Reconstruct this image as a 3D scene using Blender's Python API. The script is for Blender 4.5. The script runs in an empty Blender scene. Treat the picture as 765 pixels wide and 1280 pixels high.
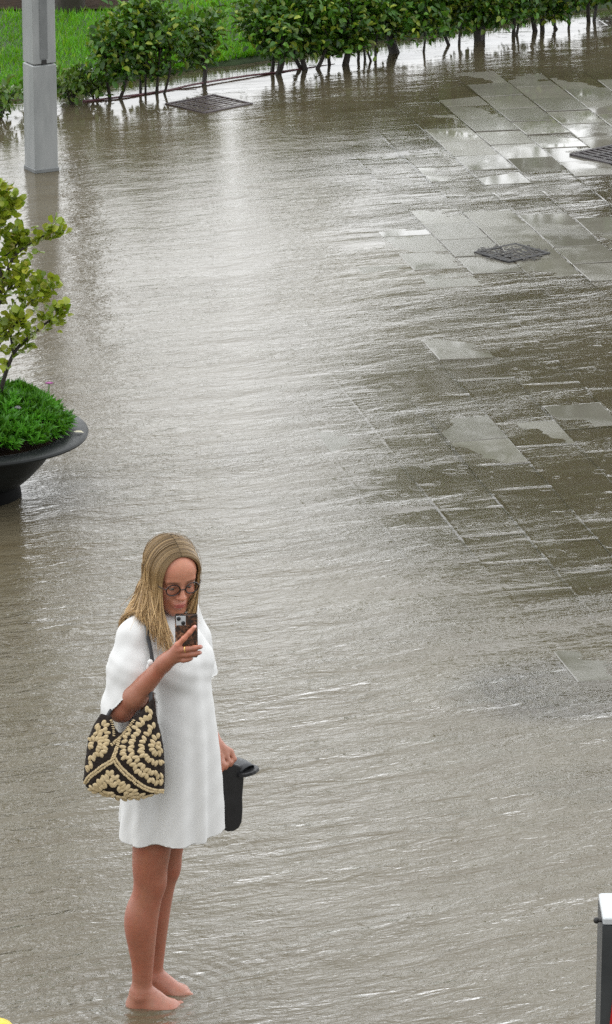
import bpy, bmesh, math, random
import numpy as np
from mathutils import Vector, Matrix

random.seed(7)
rng = np.random.default_rng(7)
scene = bpy.context.scene
COL = scene.collection
R = math.radians
WLOC = {}

# ------------------------------------------------------------------ helpers
def tag(o, label=None, cat=None, group=None, kind=None):
    if label: o['label'] = label
    if cat: o['category'] = cat
    if group: o['group'] = group
    if kind: o['kind'] = kind
    return o

def thing(name, loc, label, cat, group=None):
    o = bpy.data.objects.new(name, None)
    COL.objects.link(o)
    o.location = loc
    o.empty_display_size = 0.1
    WLOC[o] = np.array(loc, float)
    return tag(o, label, cat, group)

def mk(name, V, F, mat=None, parent=None, loc=None, smooth=True, col=None, fixn=False):
    """one mesh object from world coordinates; F = list of index arrays (n,3)/(n,4) or lists"""
    V = np.asarray(V, float)
    base = WLOC[parent] if parent is not None else np.array(loc if loc is not None else (0, 0, 0), float)
    me = bpy.data.meshes.new(name)
    blocks = F if isinstance(F, list) and len(F) and isinstance(F[0], np.ndarray) and F[0].ndim == 2 else None
    if blocks is None:
        me.from_pydata((V - base).tolist(), [], [list(map(int, f)) for f in F])
    else:
        nl = sum(b.size for b in blocks); nf = sum(len(b) for b in blocks)
        me.vertices.add(len(V)); me.vertices.foreach_set('co', (V - base).astype(np.float32).ravel())
        me.loops.add(nl); me.loops.foreach_set('vertex_index', np.concatenate([b.ravel() for b in blocks]).astype(np.int32))
        tot = np.concatenate([np.full(len(b), b.shape[1]) for b in blocks]).astype(np.int32)
        st = np.concatenate([[0], np.cumsum(tot)[:-1]]).astype(np.int32)
        me.polygons.add(nf); me.polygons.foreach_set('loop_start', st); me.polygons.foreach_set('loop_total', tot)
        me.update(calc_edges=True)
        me.validate()
    if blocks is None and fixn:
        bm_ = bmesh.new(); bm_.from_mesh(me); bmesh.ops.recalc_face_normals(bm_, faces=bm_.faces[:]); bm_.to_mesh(me); bm_.free()
    if smooth:
        me.polygons.foreach_set('use_smooth', np.ones(len(me.polygons), bool))
        if fixn: me.set_sharp_from_angle(angle=R(38))
    if col is not None:
        for k, arr in col.items():
            a = me.attributes.new(k, 'FLOAT_COLOR', 'POINT')
            full = np.ones((len(V), 4), np.float32)
            arr = np.asarray(arr)
            if arr.ndim == 1: full[:, :3] = arr[:, None]
            else: full[:, :3] = arr
            a.data.foreach_set('color', full.ravel())
    if mat: me.materials.append(mat)
    o = bpy.data.objects.new(name, me)
    COL.objects.link(o)
    if parent is not None:
        o.parent = parent
        WLOC[o] = base
    else:
        o.location = base
        WLOC[o] = base
    return o

class MB:
    def __init__(s): s.V = []; s.F = []; s.n = 0
    def add(s, V, F):
        V = np.asarray(V, float).reshape(-1, 3)
        s.V.append(V); s.F += [[i + s.n for i in f] for f in F]; s.n += len(V)
        return s
    def box(s, c, size, M=None, bev=0.0):
        x, y, z = np.array(size) / 2.0
        b = min(bev, x * .9, y * .9, z * .9)
        if b <= 0:
            P = np.array([(sx * x, sy * y, sz * z) for sz in (-1, 1) for sx, sy in ((-1, -1), (1, -1), (1, 1), (-1, 1))])
            F = [(3, 2, 1, 0), (4, 5, 6, 7), (0, 1, 5, 4), (1, 2, 6, 5), (2, 3, 7, 6), (3, 0, 4, 7)]
        else:
            rings = []
            for zz, ins in ((-z, b), (-z + b, 0), (z - b, 0), (z, b)):
                X, Y = x - ins, y - ins
                rings += [(-X + b, -Y, zz), (X - b, -Y, zz), (X, -Y + b, zz), (X, Y - b, zz), (X - b, Y, zz), (-X + b, Y, zz), (-X, Y - b, zz), (-X, -Y + b, zz)]
            P = np.array(rings); F = []
            for r in range(3):
                for i in range(8):
                    j = (i + 1) % 8
                    F.append((r * 8 + i, r * 8 + j, r * 8 + 8 + j, r * 8 + 8 + i))
            F.append(tuple(range(7, -1, -1))); F.append(tuple(range(24, 32)))
        if M is not None: P = P @ np.array(M).T
        return s.add(P + np.array(c), F)
    def tube(s, pts, rad, n=8, cap=True):
        V, F = tube(pts, rad, n, cap); return s.add(V, F)
    def lathe(s, prof, c=(0, 0, 0), n=48):
        P = []; F = []
        for r, z in prof:
            for i in range(n):
                a = 2 * math.pi * i / n
                P.append((r * math.cos(a), r * math.sin(a), z))
        for k in range(len(prof) - 1):
            for i in range(n):
                j = (i + 1) % n
                F.append((k * n + i, k * n + j, k * n + n + j, k * n + n + i))
        return s.add(np.array(P) + np.array(c), F)
    def ell(s, c, r, M=None, nu=8, nv=6):
        P = [(0, 0, -1)]; F = []
        for j in range(1, nv):
            t = -math.pi / 2 + math.pi * j / nv
            for i in range(nu):
                a = 2 * math.pi * i / nu
                P.append((math.cos(t) * math.cos(a), math.cos(t) * math.sin(a), math.sin(t)))
        P.append((0, 0, 1)); last = len(P) - 1
        for i in range(nu):
            F.append((0, 1 + (i + 1) % nu, 1 + i))
            F.append((last, 1 + (nv - 2) * nu + i, 1 + (nv - 2) * nu + (i + 1) % nu))
        for j in range(nv - 2):
            for i in range(nu):
                a = 1 + j * nu + i; b = 1 + j * nu + (i + 1) % nu
                F.append((a, b, b + nu, a + nu))
        P = np.array(P) * np.array(r)
        if M is not None: P = P @ np.array(M).T
        return s.add(P + np.array(c), F)
    def build(s, name, mat=None, parent=None, loc=None, smooth=True):
        return mk(name, np.concatenate(s.V), s.F, mat, parent, loc, smooth, fixn=True)

def tube(pts, rad, n=8, cap=True):
    pts = np.asarray(pts, float); m = len(pts)
    rad = np.broadcast_to(np.asarray(rad, float), (m,)) if np.ndim(rad) <= 1 else rad
    T = np.gradient(pts, axis=0); T /= np.linalg.norm(T, axis=1)[:, None] + 1e-12
    ref = np.array((0.31, 0.17, 0.93)) if abs(T[0][2]) < .9 else np.array((1., .1, 0))
    V = []
    N = np.cross(T[0], ref); N /= np.linalg.norm(N)
    for i in range(m):
        N = N - T[i] * np.dot(N, T[i]); N /= np.linalg.norm(N) + 1e-12
        B = np.cross(T[i], N)
        for k in range(n):
            a = 2 * math.pi * k / n
            V.append(pts[i] + rad[i] * (math.cos(a) * N + math.sin(a) * B))
    F = []
    for i in range(m - 1):
        for k in range(n):
            j = (k + 1) % n
            F.append((i * n + k, i * n + j, i * n + n + j, i * n + n + k))
    if cap:
        F.append(tuple(range(n - 1, -1, -1))); F.append(tuple((m - 1) * n + k for k in range(n)))
    return np.array(V), F

def spline(P, n=8):
    """Catmull-Rom through the points P"""
    P = np.asarray(P, float)
    Q = np.vstack([2 * P[0] - P[1], P, 2 * P[-1] - P[-2]])
    out = []
    for i in range(1, len(Q) - 2):
        for t in np.linspace(0, 1, n, endpoint=False):
            a, b, c, d = Q[i - 1], Q[i], Q[i + 1], Q[i + 2]
            out.append(.5 * (2 * b + (c - a) * t + (2 * a - 5 * b + 4 * c - d) * t * t + (3 * b - a - 3 * c + d) * t ** 3))
    out.append(P[-1])
    return np.array(out)

def unit(v):
    v = np.asarray(v, float); return v / (np.linalg.norm(v, axis=-1, keepdims=True) + 1e-12)

def rotz(a):
    c, s = math.cos(a), math.sin(a); return np.array(((c, -s, 0), (s, c, 0), (0, 0, 1.)))

# value noise in numpy (2-D, any shape)
_perm = rng.random(65536)
def vnoise(x, y, seed=0):
    xi = np.floor(x).astype(np.int64); yi = np.floor(y).astype(np.int64)
    fx = x - xi; fy = y - yi
    fx = fx * fx * (3 - 2 * fx); fy = fy * fy * (3 - 2 * fy)
    def h(a, b): return _perm[(a * 73856093 ^ b * 19349663 ^ (seed * 83492791)) & 65535]
    return (h(xi, yi) * (1 - fx) + h(xi + 1, yi) * fx) * (1 - fy) + (h(xi, yi + 1) * (1 - fx) + h(xi + 1, yi + 1) * fx) * fy
def fbm(x, y, o=4, seed=0):
    t = 0; a = .5; s = 0
    for i in range(o):
        t = t + a * vnoise(x * 2 ** i + 17.3 * i, y * 2 ** i - 9.1 * i, seed + i); s += a; a *= .5
    return t / s
def sstep(a, b, x):
    t = np.clip((x - a) / (b - a), 0, 1); return t * t * (3 - 2 * t)

# ------------------------------------------------------------------ node materials
def newmat(name):
    m = bpy.data.materials.new(name); m.use_nodes = True
    nt = m.node_tree; nt.nodes.clear()
    out = nt.nodes.new('ShaderNodeOutputMaterial')
    return m, nt, out
def nd(nt, typ, ins=None, **kw):
    n = nt.nodes.new(typ)
    for k, v in kw.items(): setattr(n, k, v)
    for k, v in (ins or {}).items():
        sock = n.inputs[k]
        if isinstance(v, bpy.types.NodeSocket): nt.links.new(v, sock)
        else:
            if isinstance(v, tuple) and len(v) == 3 and sock.type == 'RGBA': v = v + (1,)
            sock.default_value = v
    return n
def M_(nt, op, a, b=0.0, c=None, clamp=False):
    n = nt.nodes.new('ShaderNodeMath'); n.operation = op; n.use_clamp = clamp
    for i, v in enumerate((a, b) if c is None else (a, b, c)):
        if isinstance(v, bpy.types.NodeSocket): nt.links.new(v, n.inputs[i])
        else: n.inputs[i].default_value = v
    return n.outputs[0]
def mixc(nt, f, a, b, mode='MIX'):
    n = nt.nodes.new('ShaderNodeMix'); n.data_type = 'RGBA'; n.blend_type = mode
    for s, v in ((n.inputs[0], f), (n.inputs[6], a), (n.inputs[7], b)):
        if isinstance(v, bpy.types.NodeSocket): nt.links.new(v, s)
        else: s.default_value = (v + (1,)) if isinstance(v, tuple) and len(v) == 3 else v
    return n.outputs[2]
def ramp(nt, f, stops, interp='LINEAR'):
    n = nt.nodes.new('ShaderNodeValToRGB'); nt.links.new(f, n.inputs[0]); n.color_ramp.interpolation = interp
    el = n.color_ramp.elements
    while len(el) < len(stops): el.new(.5)
    for e, (p, c) in zip(el, stops):
        e.position = p; e.color = (c + (1,)) if isinstance(c, tuple) else (c, c, c, 1)
    return n.outputs[0]
def noise(nt, vec, scale, detail=3, rough=.5, dist=0.0):
    return nd(nt, 'ShaderNodeTexNoise', {'Vector': vec, 'Scale': scale, 'Detail': detail, 'Roughness': rough, 'Distortion': dist}).outputs[0]
def objco(nt): return nd(nt, 'ShaderNodeTexCoord').outputs['Object']

def mat_surface(name, c1, c2, scale=6, rough=.5, spec=.5, bump=.0, bscale=40, metal=0.0, stretch=(1, 1, 1), rvar=.15, coat=0.0):
    m, nt, out = newmat(name)
    co = nd(nt, 'ShaderNodeMapping', {'Vector': objco(nt), 'Scale': stretch}).outputs[0]
    n1 = noise(nt, co, scale, 5, .6)
    c = mixc(nt, ramp(nt, n1, [(.3, 0.), (.7, 1.)]), c1, c2)
    r = M_(nt, 'ADD', rough - rvar / 2, M_(nt, 'MULTIPLY', noise(nt, co, scale * 2.3, 3), rvar))
    b = nd(nt, 'ShaderNodeBsdfPrincipled', {'Base Color': c, 'Roughness': r, 'Metallic': metal, 'Specular IOR Level': spec, 'Coat Weight': coat, 'Coat Roughness': .12})
    if bump:
        bp = nd(nt, 'ShaderNodeBump', {'Height': noise(nt, co, bscale, 4, .6), 'Strength': 1.0, 'Distance': bump})
        nt.links.new(bp.outputs[0], b.inputs['Normal'])
    nt.links.new(b.outputs[0], out.inputs[0])
    return m

def mat_leaf(name, cols, rough=.35, trans=.25, scale=3.0, dark=.45):
    m, nt, out = newmat(name)
    isl = nd(nt, 'ShaderNodeNewGeometry').outputs['Random Per Island']
    c = ramp(nt, isl, [(i / (len(cols) - 1), x) for i, x in enumerate(cols)])
    n = noise(nt, objco(nt), scale, 2)
    c = mixc(nt, ramp(nt, n, [(.35, dark), (.65, 1.0)]), (0.0, 0.0, 0.0), c)
    p = nd(nt, 'ShaderNodeBsdfPrincipled', {'Base Color': c, 'Roughness': rough, 'Specular IOR Level': .5})
    t = nd(nt, 'ShaderNodeBsdfTranslucent', {'Color': mixc(nt, .5, c, (.10, .16, .01))})
    mx = nd(nt, 'ShaderNodeMixShader', {0: trans, 1: p.outputs[0], 2: t.outputs[0]})
    nt.links.new(mx.outputs[0], out.inputs[0])
    return m

# ------------------------------------------------------------------ signed-distance modelling
class Grid:
    def __init__(s, lo, hi, h):
        s.lo = np.array(lo, float); s.h = h
        s.n = np.ceil((np.array(hi) - s.lo) / h).astype(int) + 1
        s.F = np.ones(s.n, np.float32)
    def _blk(s, lo, hi):
        a = np.clip(np.floor((np.array(lo) - s.lo) / s.h).astype(int), 0, s.n - 1)
        b = np.clip(np.ceil((np.array(hi) - s.lo) / s.h).astype(int) + 1, 1, s.n)
        if (b <= a).any(): return None
        ax = [(s.lo[i] + s.h * np.arange(a[i], b[i])).astype(np.float32) for i in range(3)]
        return (slice(a[0], b[0]), slice(a[1], b[1]), slice(a[2], b[2])), ax[0][:, None, None], ax[1][None, :, None], ax[2][None, None, :]
    def op(s, lo, hi, fn, k, sub=False, mode=None):
        m = k + 3 * s.h
        r = s._blk(np.array(lo) - m, np.array(hi) + m)
        if r is None: return
        sl, x, y, z = r
        d = fn(x, y, z); f = s.F[sl]
        if mode == 'max':
            s.F[sl] = np.maximum(f, d); return
        if sub:
            d = -d
            hh = np.maximum(k - np.abs(f - d), 0) / max(k, 1e-6)
            s.F[sl] = np.maximum(f, d) + hh * hh * k * .25
        else:
            hh = np.maximum(k - np.abs(f - d), 0) / max(k, 1e-6)
            s.F[sl] = np.minimum(f, d) - hh * hh * k * .25
    def cone(s, a, b, r1, r2, k=.01, sub=False):
        a = np.array(a, float); b = np.array(b, float); rm = max(r1, r2)
        ba = b - a; L2 = float(ba @ ba) + 1e-9
        def fn(x, y, z):
            t = np.clip(((x - a[0]) * ba[0] + (y - a[1]) * ba[1] + (z - a[2]) * ba[2]) / L2, 0, 1)
            return np.sqrt((x - a[0] - t * ba[0]) ** 2 + (y - a[1] - t * ba[1]) ** 2 + (z - a[2] - t * ba[2]) ** 2) - (r1 + (r2 - r1) * t)
        s.op(np.minimum(a, b) - rm, np.maximum(a, b) + rm, fn, k, sub)
    def chain(s, P, rad, k=.01):
        for i in range(len(P) - 1): s.cone(P[i], P[i + 1], rad[i], rad[i + 1], k)
    def ell(s, c, r, k=.01, Rm=None, sub=False):
        c = np.array(c, float); r = np.array(r, float); rm = r.max()
        A = np.eye(3) if Rm is None else np.array(Rm).T    # rows = local axes in world
        def fn(x, y, z):
            dx, dy, dz = x - c[0], y - c[1], z - c[2]
            u = [A[i, 0] * dx + A[i, 1] * dy + A[i, 2] * dz for i in range(3)]
            k0 = np.sqrt(sum((u[i] / r[i]) ** 2 for i in range(3)))
            k1 = np.sqrt(sum((u[i] / r[i] ** 2) ** 2 for i in range(3))) + 1e-9
            return k0 * (k0 - 1) / k1
        s.op(c - rm, c + rm, fn, k, sub)
    def sample(s, P):
        g = (np.asarray(P, float) - s.lo) / s.h
        g = np.clip(g, 0, s.n - 1.001); i = g.astype(int); f = g - i
        v = 0
        for dx in (0, 1):
            for dy in (0, 1):
                for dz in (0, 1):
                    w = (f[:, 0] if dx else 1 - f[:, 0]) * (f[:, 1] if dy else 1 - f[:, 1]) * (f[:, 2] if dz else 1 - f[:, 2])
                    v = v + w * s.F[i[:, 0] + dx, i[:, 1] + dy, i[:, 2] + dz]
        return v
    def pushout(s, P, off, it=4):
        P = np.array(P, float); e = s.h
        for _ in range(it):
            d = s.sample(P)
            G = np.stack([s.sample(P + np.eye(3)[i] * e) - s.sample(P - np.eye(3)[i] * e) for i in range(3)], 1)
            G = unit(G)
            need = np.clip(off - d, 0, .03)
            P = P + G * need[:, None]
        return P
    def mesh(s):
        F = s.F; nx, ny, nz = F.shape
        I = F < 0
        cnt = np.zeros((nx - 1, ny - 1, nz - 1), np.uint8)
        for dx in (0, 1):
            for dy in (0, 1):
                for dz in (0, 1):
                    cnt += I[dx:nx - 1 + dx, dy:ny - 1 + dy, dz:nz - 1 + dz]
        act = (cnt > 0) & (cnt < 8)
        c = np.argwhere(act)
        idx = np.full(act.shape, -1, np.int32); idx[act] = np.arange(len(c))
        acc = np.zeros((len(c), 3)); num = np.zeros(len(c))
        co = [(a, b, d) for a in (0, 1) for b in (0, 1) for d in (0, 1)]
        val = {o: F[c[:, 0] + o[0], c[:, 1] + o[1], c[:, 2] + o[2]] for o in co}
        for o in co:
            for ax in range(3):
                if o[ax]: continue
                p = list(o); p[ax] = 1; p = tuple(p)
                a, b = val[o], val[p]
                m = (a < 0) != (b < 0)
                t = np.where(m, a / np.where(m, a - b, 1), 0)
                q = np.array(o, float)[None].repeat(len(c), 0); q[:, ax] += t
                acc += q * m[:, None]; num += m
        V = s.lo + s.h * (c + acc / num[:, None])
        Q = []
        for ax in range(3):
            sl0 = [slice(None)] * 3; sl1 = [slice(None)] * 3
            sl0[ax] = slice(0, -1); sl1[ax] = slice(1, None)
            ch = I[tuple(sl0)] != I[tuple(sl1)]
            e = np.argwhere(ch)
            u, w = (ax + 1) % 3, (ax + 2) % 3
            ok = (e[:, u] > 0) & (e[:, w] > 0) & (e[:, u] < F.shape[u] - 1) & (e[:, w] < F.shape[w] - 1)
            e = e[ok]
            ids = []
            for du, dw in ((-1, -1), (0, -1), (0, 0), (-1, 0)):
                cc = e.copy(); cc[:, u] += du; cc[:, w] += dw
                ids.append(idx[cc[:, 0], cc[:, 1], cc[:, 2]])
            q = np.stack(ids, 1)
            flip = ~I[e[:, 0], e[:, 1], e[:, 2]]
            q[flip] = q[flip][:, ::-1]
            Q.append(q[(q >= 0).all(1)])
        return V, np.concatenate(Q)

def smooth_mesh(V, Q, it=1, lam=.5):
    e = np.concatenate([Q[:, [0, 1]], Q[:, [1, 2]], Q[:, [2, 3]], Q[:, [3, 0]]])
    for _ in range(it):
        acc = np.zeros_like(V); n = np.zeros(len(V))
        for a, b in ((0, 1), (1, 0)):
            np.add.at(acc, e[:, a], V[e[:, b]]); np.add.at(n, e[:, a], 1)
        V = V + lam * (acc / np.maximum(n, 1)[:, None] - V)
    return V

def drop_faces(V, Q, keepv):
    Q = Q[keepv[Q].all(1)]
    used = np.zeros(len(V), bool); used[Q.ravel()] = True
    mp = np.cumsum(used) - 1
    return V[used], mp[Q]

# leaves: 6-vertex folded blades, vectorised
def leaves(P, D, N, L, W, fold=.25, round_=.5):
    P = np.asarray(P); D = unit(D); N = unit(N - D * (N * D).sum(1)[:, None]); S = np.cross(D, N)
    L = np.broadcast_to(L, (len(P),))[:, None]; W = np.broadcast_to(W, (len(P),))[:, None]
    a, b = (.28, .70) if round_ > .4 else (.25, .55)
    wa, wb = (.42, .40) if round_ > .4 else (.5, .36)
    base = P; tip = P + D * L - N * L * .10
    l1 = P + D * L * a + S * W * wa + N * W * fold; l2 = P + D * L * b + S * W * wb + N * W * fold * .8
    r1 = P + D * L * a - S * W * wa + N * W * fold; r2 = P + D * L * b - S * W * wb + N * W * fold * .8
    V = np.stack([base, tip, l1, l2, r1, r2], 1).reshape(-1, 3)
    o = (np.arange(len(P)) * 6)[:, None]
    Q = np.concatenate([o + np.array([[0, 1, 3, 2]]), o + np.array([[0, 4, 5, 1]])])
    return V, Q

def rdir(n): return unit(rng.normal(size=(n, 3)))

# ------------------------------------------------------------------ world, sun, camera
SUN_EL, SUN_AZ = R(58), R(200)
w = bpy.data.worlds.new('World'); scene.world = w; w.use_nodes = True
nt = w.node_tree; nt.nodes.clear()
sky = nd(nt, 'ShaderNodeTexSky', sky_type='NISHITA'); sky.sun_disc = False
sky.sun_elevation = SUN_EL; sky.sun_rotation = SUN_AZ; sky.air_density = 1.0; sky.dust_density = 2.0
hs = nd(nt, 'ShaderNodeHueSaturation', {'Saturation': .25, 'Value': 1.0, 'Color': sky.outputs[0]})
gen = nd(nt, 'ShaderNodeTexCoord').outputs['Generated']
sep = nd(nt, 'ShaderNodeSeparateXYZ', {0: gen})
elev = sep.outputs[2]
mp = nd(nt, 'ShaderNodeMapping', {'Vector': gen, 'Scale': (1.2, 1.2, 3.0)}).outputs[0]
cl = noise(nt, mp, 2.6, 5, .55, .6)
cloud = ramp(nt, elev, [(0.0, (19.5, 19.7, 20.0)), (.20, (20.0, 20.4, 20.8)), (.27, (17.5, 17.9, 18.2)), (.42, (23.0, 23.5, 23.9)), (1.0, (15.5, 15.9, 16.3))])
cloud = mixc(nt, 1.0, cloud, ramp(nt, cl, [(.3, .88), (.7, 1.12)]), 'MULTIPLY')
front = ramp(nt, M_(nt, 'ADD', M_(nt, 'MULTIPLY', sep.outputs[1], .5), M_(nt, 'ADD', .5, M_(nt, 'MULTIPLY', elev, .12))), [(.0, .36), (.35, .58), (.6, 1.0), (1.0, 1.0)])
cloud = mixc(nt, 1.0, cloud, front, 'MULTIPLY')
bg = nd(nt, 'ShaderNodeBackground', {'Color': mixc(nt, .88, hs.outputs[0], cloud), 'Strength': .134})
nt.links.new(bg.outputs[0], nd(nt, 'ShaderNodeOutputWorld').inputs[0])

sl = bpy.data.lights.new('sun', 'SUN'); sl.energy = .5; sl.angle = R(60); sl.color = (1, .96, .9)
so = bpy.data.objects.new('sun', sl); COL.objects.link(so)
sdir = Vector((math.cos(SUN_EL) * math.sin(R(205)), math.cos(SUN_EL) * math.cos(R(205)), math.sin(SUN_EL)))
so.rotation_euler = sdir.to_track_quat('Z', 'Y').to_euler()

CAM_H, PITCH = 5.97, 17.8
cam = bpy.data.cameras.new('camera'); co_ = bpy.data.objects.new('camera', cam); COL.objects.link(co_)
co_.location = (0, 0, CAM_H); co_.rotation_euler = (R(90 - PITCH), 0, 0)
cam.sensor_fit = 'VERTICAL'; cam.sensor_height = 24; cam.lens = 12 / (640 / 5233.)
cam.clip_start = .1; cam.clip_end = 1000
scene.camera = co_
scene.view_settings.view_transform = 'Standard'; scene.view_settings.look = 'None'
scene.view_settings.exposure = 0; scene.view_settings.gamma = 1
scene.cycles.use_denoising = False; scene.cycles.use_adaptive_sampling = False
scene.cycles.max_bounces = 5; scene.cycles.transparent_max_bounces = 8
scene.cycles.caustics_reflective = False; scene.cycles.caustics_refractive = False
scene.cycles.sample_clamp_indirect = 8

# ------------------------------------------------------------------ setting: ground, paving, water, lawn
m_ground = mat_surface('ground_earth', (.05, .045, .035), (.075, .065, .05), 2, .7)
mk('ground', [(-300, -60, -.16), (300, -60, -.16), (300, 500, -.16), (-300, 500, -.16)], [(0, 1, 2, 3)], m_ground, smooth=False)['kind'] = 'structure'

HED = R(38)                                     # direction of the hedge and the lawn edge
def lawn_y(x): return 28.99 + .78 * (x + .30)

# how high the paving comes: it slopes up to the right at the back and stays a little under water elsewhere
def pave_z(x, y):
    a = sstep(-.2, .9, x - .12 * (y - 24)) * sstep(21.6, 23.4, y) * sstep(29.4, 28.0, y) * (1 - .35 * sstep(.7, .2, abs(y - 24.95)))
    b = sstep(.35, .8, x) * sstep(16.9, 18.6, y) * sstep(22.6, 20.9, y)
    return -.020 + .0232 * a + .0135 * b

m, nt, out = newmat('wet_paving')
co = objco(nt)
isl = nd(nt, 'ShaderNodeNewGeometry').outputs['Random Per Island']
n1 = noise(nt, co, 3.5, 5, .6); n2 = noise(nt, co, 60, 3, .6); n3 = noise(nt, co, 1.3, 4, .6, .4)
c = mixc(nt, n1, (.105, .098, .076), (.175, .166, .138))
c = mixc(nt, .35, c, ramp(nt, isl, [(0, .5), (1, 1.3)]), 'MULTIPLY')
c = mixc(nt, ramp(nt, n2, [(.4, 0.), (.75, .3)]), c, (.16, .15, .13))
film = ramp(nt, n3, [(.42, 0.), (.55, 1.)])
rg = M_(nt, 'ADD', M_(nt, 'MULTIPLY', film, -.14), .19)
bp = nd(nt, 'ShaderNodeBump', {'Height': noise(nt, co, 90, 3), 'Strength': M_(nt, 'SUBTRACT', 1.0, M_(nt, 'MULTIPLY', film, .95)), 'Distance': .0005})
b = nd(nt, 'ShaderNodeBsdfPrincipled', {'Base Color': c, 'Roughness': rg, 'Specular IOR Level': .6, 'Normal': bp.outputs[0]})
nt.links.new(b.outputs[0], out.inputs[0]); m_pave = m

ang = R(-78); u = np.array((math.cos(ang), math.sin(ang))); v = np.array((-u[1], u[0]))   # u along the courses
SW, SL = .305, .40
PALE = [(.88, 21.37, .0012), (.84, 20.14, .0015), (1.41, 20.30, .0020), (.97, 19.39, .0008), (1.19, 19.78, -.0005), (.31, 19.85, -.0018), (1.24, 16.66, .0010)]
mbV = []; mbF = []; nV = 0
org = np.array((0.19, 28.0))
for i in range(-18, 19):
    offs = (i * .37) % 1.0 * SL
    for j in range(-14, 46):
        c0 = org + v * (i + .5) * SW + u * ((j + .5) * SL + offs)
        if not (-3.6 < c0[0] < 3.6 and 11.8 < c0[1] < 31.0): continue
        if c0[1] > lawn_y(c0[0]) - .05: continue
        hw, hl = SW / 2 - .004, SL / 2 - .004
        z0 = pave_z(*c0) + rng.normal() * .0015
        t1, t2 = rng.normal() * .006, rng.normal() * .008
        for qx, qy, qz in PALE:
            e = c0 - np.array((qx, qy))
            if abs(e @ v) < SW / 2 and abs(e @ u) < SL / 2: z0 = qz; t1, t2 = rng.choice((-1, 1)) * .015, rng.choice((-1, 1)) * .009
        P = []
        for (ins, dz) in ((0, -.05), (0, -.003), (.004, 0)):
            for a, bb in ((-1, -1), (1, -1), (1, 1), (-1, 1)):
                q = c0 + v * a * (hw - ins) + u * bb * (hl - ins)
                P.append((q[0], q[1], z0 + dz + a * hw * t1 + bb * hl * t2))
        P = np.array(P)
        if np.cross(P[1] - P[0], P[2] - P[0])[2] < 0: P = P[[1, 0, 3, 2, 5, 4, 7, 6, 9, 8, 11, 10]]
        mbV.append(P)
        for r in (0, 4):
            for k in range(4):
                kk = (k + 1) % 4
                mbF.append((nV + r + k, nV + r + kk, nV + r + 4 + kk, nV + r + 4 + k))
        mbF.append((nV + 8, nV + 9, nV + 10, nV + 11)); nV += 12
mk('pavement', np.concatenate(mbV), mbF, m_pave, smooth=False)['kind'] = 'structure'
m_grout = mat_surface('grout', (.035, .03, .022), (.06, .05, .04), 8, .5)
mk('paving_bed', [(-3.8, 11.5, -.045), (3.8, 11.5, -.045), (3.8, 31.9, -.045), (-3.8, 26.1, -.045)], [(0, 1, 2, 3)], m_grout, smooth=False)['kind'] = 'structure'

# water: a dense sheet where the photograph looks, coarse beyond, with real low waves
def axis(lo, hi, d, far_lo, far_hi):
    a = list(np.arange(lo, hi + d / 2, d)); s = d
    x = lo; L = []
    while x > far_lo: s *= 1.5; x -= s; L.append(x)
    s = d; x = hi; Rr = []
    while x < far_hi: s *= 1.5; x += s; Rr.append(x)
    return np.array(L[::-1] + a + Rr)
ax_x = axis(-3.0, 3.0, .025, -120, 120); ax_y = axis(12.0, 31.0, .025, -40, 160)
X, Y = np.meshgrid(ax_x, ax_y, indexing='ij')
ca, sa = math.cos(R(24)), math.sin(R(24))
U = X * ca + Y * sa; Vv = -X * sa + Y * ca      # along / across the wave crests
calm = np.maximum.reduce([
    1 - sstep(.2, 1.6, np.hypot((X - 1.25) / 1.35, (Y - 19.4) / 3.4)),
    .9 * (1 - sstep(.5, 1.3, np.hypot((X - 1.7) / 1.6, (Y - 26.3) / 2.6))),
    .97 * sstep(-2.3, -.7, Y - lawn_y(X)),
    .55 * (1 - sstep(.5, 1.2, np.hypot((X - .55) / .45, (Y - 24.2) / 2.6)))])
calm = np.clip(calm * .92 + (fbm(U * 1.1, Vv * 4.5, 5, 3) - .5) * 1.2 * sstep(-.1, .35, calm), 0, .96)
nearw = (.36 + .64 * sstep(23.5, 15.0, Y)) * (.55 + .9 * fbm(U * .9, Vv * 2.2, 3, 61))
Z = (fbm(U * 2.0, Vv * 6.0, 3, 11) - .5) * .010 + (fbm(U * 5, Vv * 15, 2, 21) - .5) * .005
Z = Z * (1 - .8 * calm) * (.3 + .9 * nearw)
inner = (np.abs(X) < 3.01) & (Y > 11.9) & (Y < 31.1)
Z = np.where(inner, Z, 0)
clear = np.maximum.reduce([
    1 - sstep(.2, 1.55, np.hypot((X - 1.3) / 1.2, (Y - 19.8) / 3.4)),
    1 - sstep(.6, 1.25, np.hypot((X - 1.8) / 1.7, (Y - 25.6) / 3.6)),
    .35 * sstep(-2.0, -.3, Y - lawn_y(X))])
clear = np.maximum(clear, .95 * (1 - sstep(.6, 1.3, np.hypot((X - 1.12) / .55, (Y - 16.2) / .42))))
clear = np.clip(clear + (fbm(X * 1.5, Y * 1.2, 4, 31) - .5) * .9 * (clear > .02), 0, 1)
nx, ny = X.shape
ii = np.arange(nx * ny).reshape(nx, ny)
Q = np.stack([ii[:-1, :-1].ravel(), ii[1:, :-1].ravel(), ii[1:, 1:].ravel(), ii[:-1, 1:].ravel()], 1)

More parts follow.
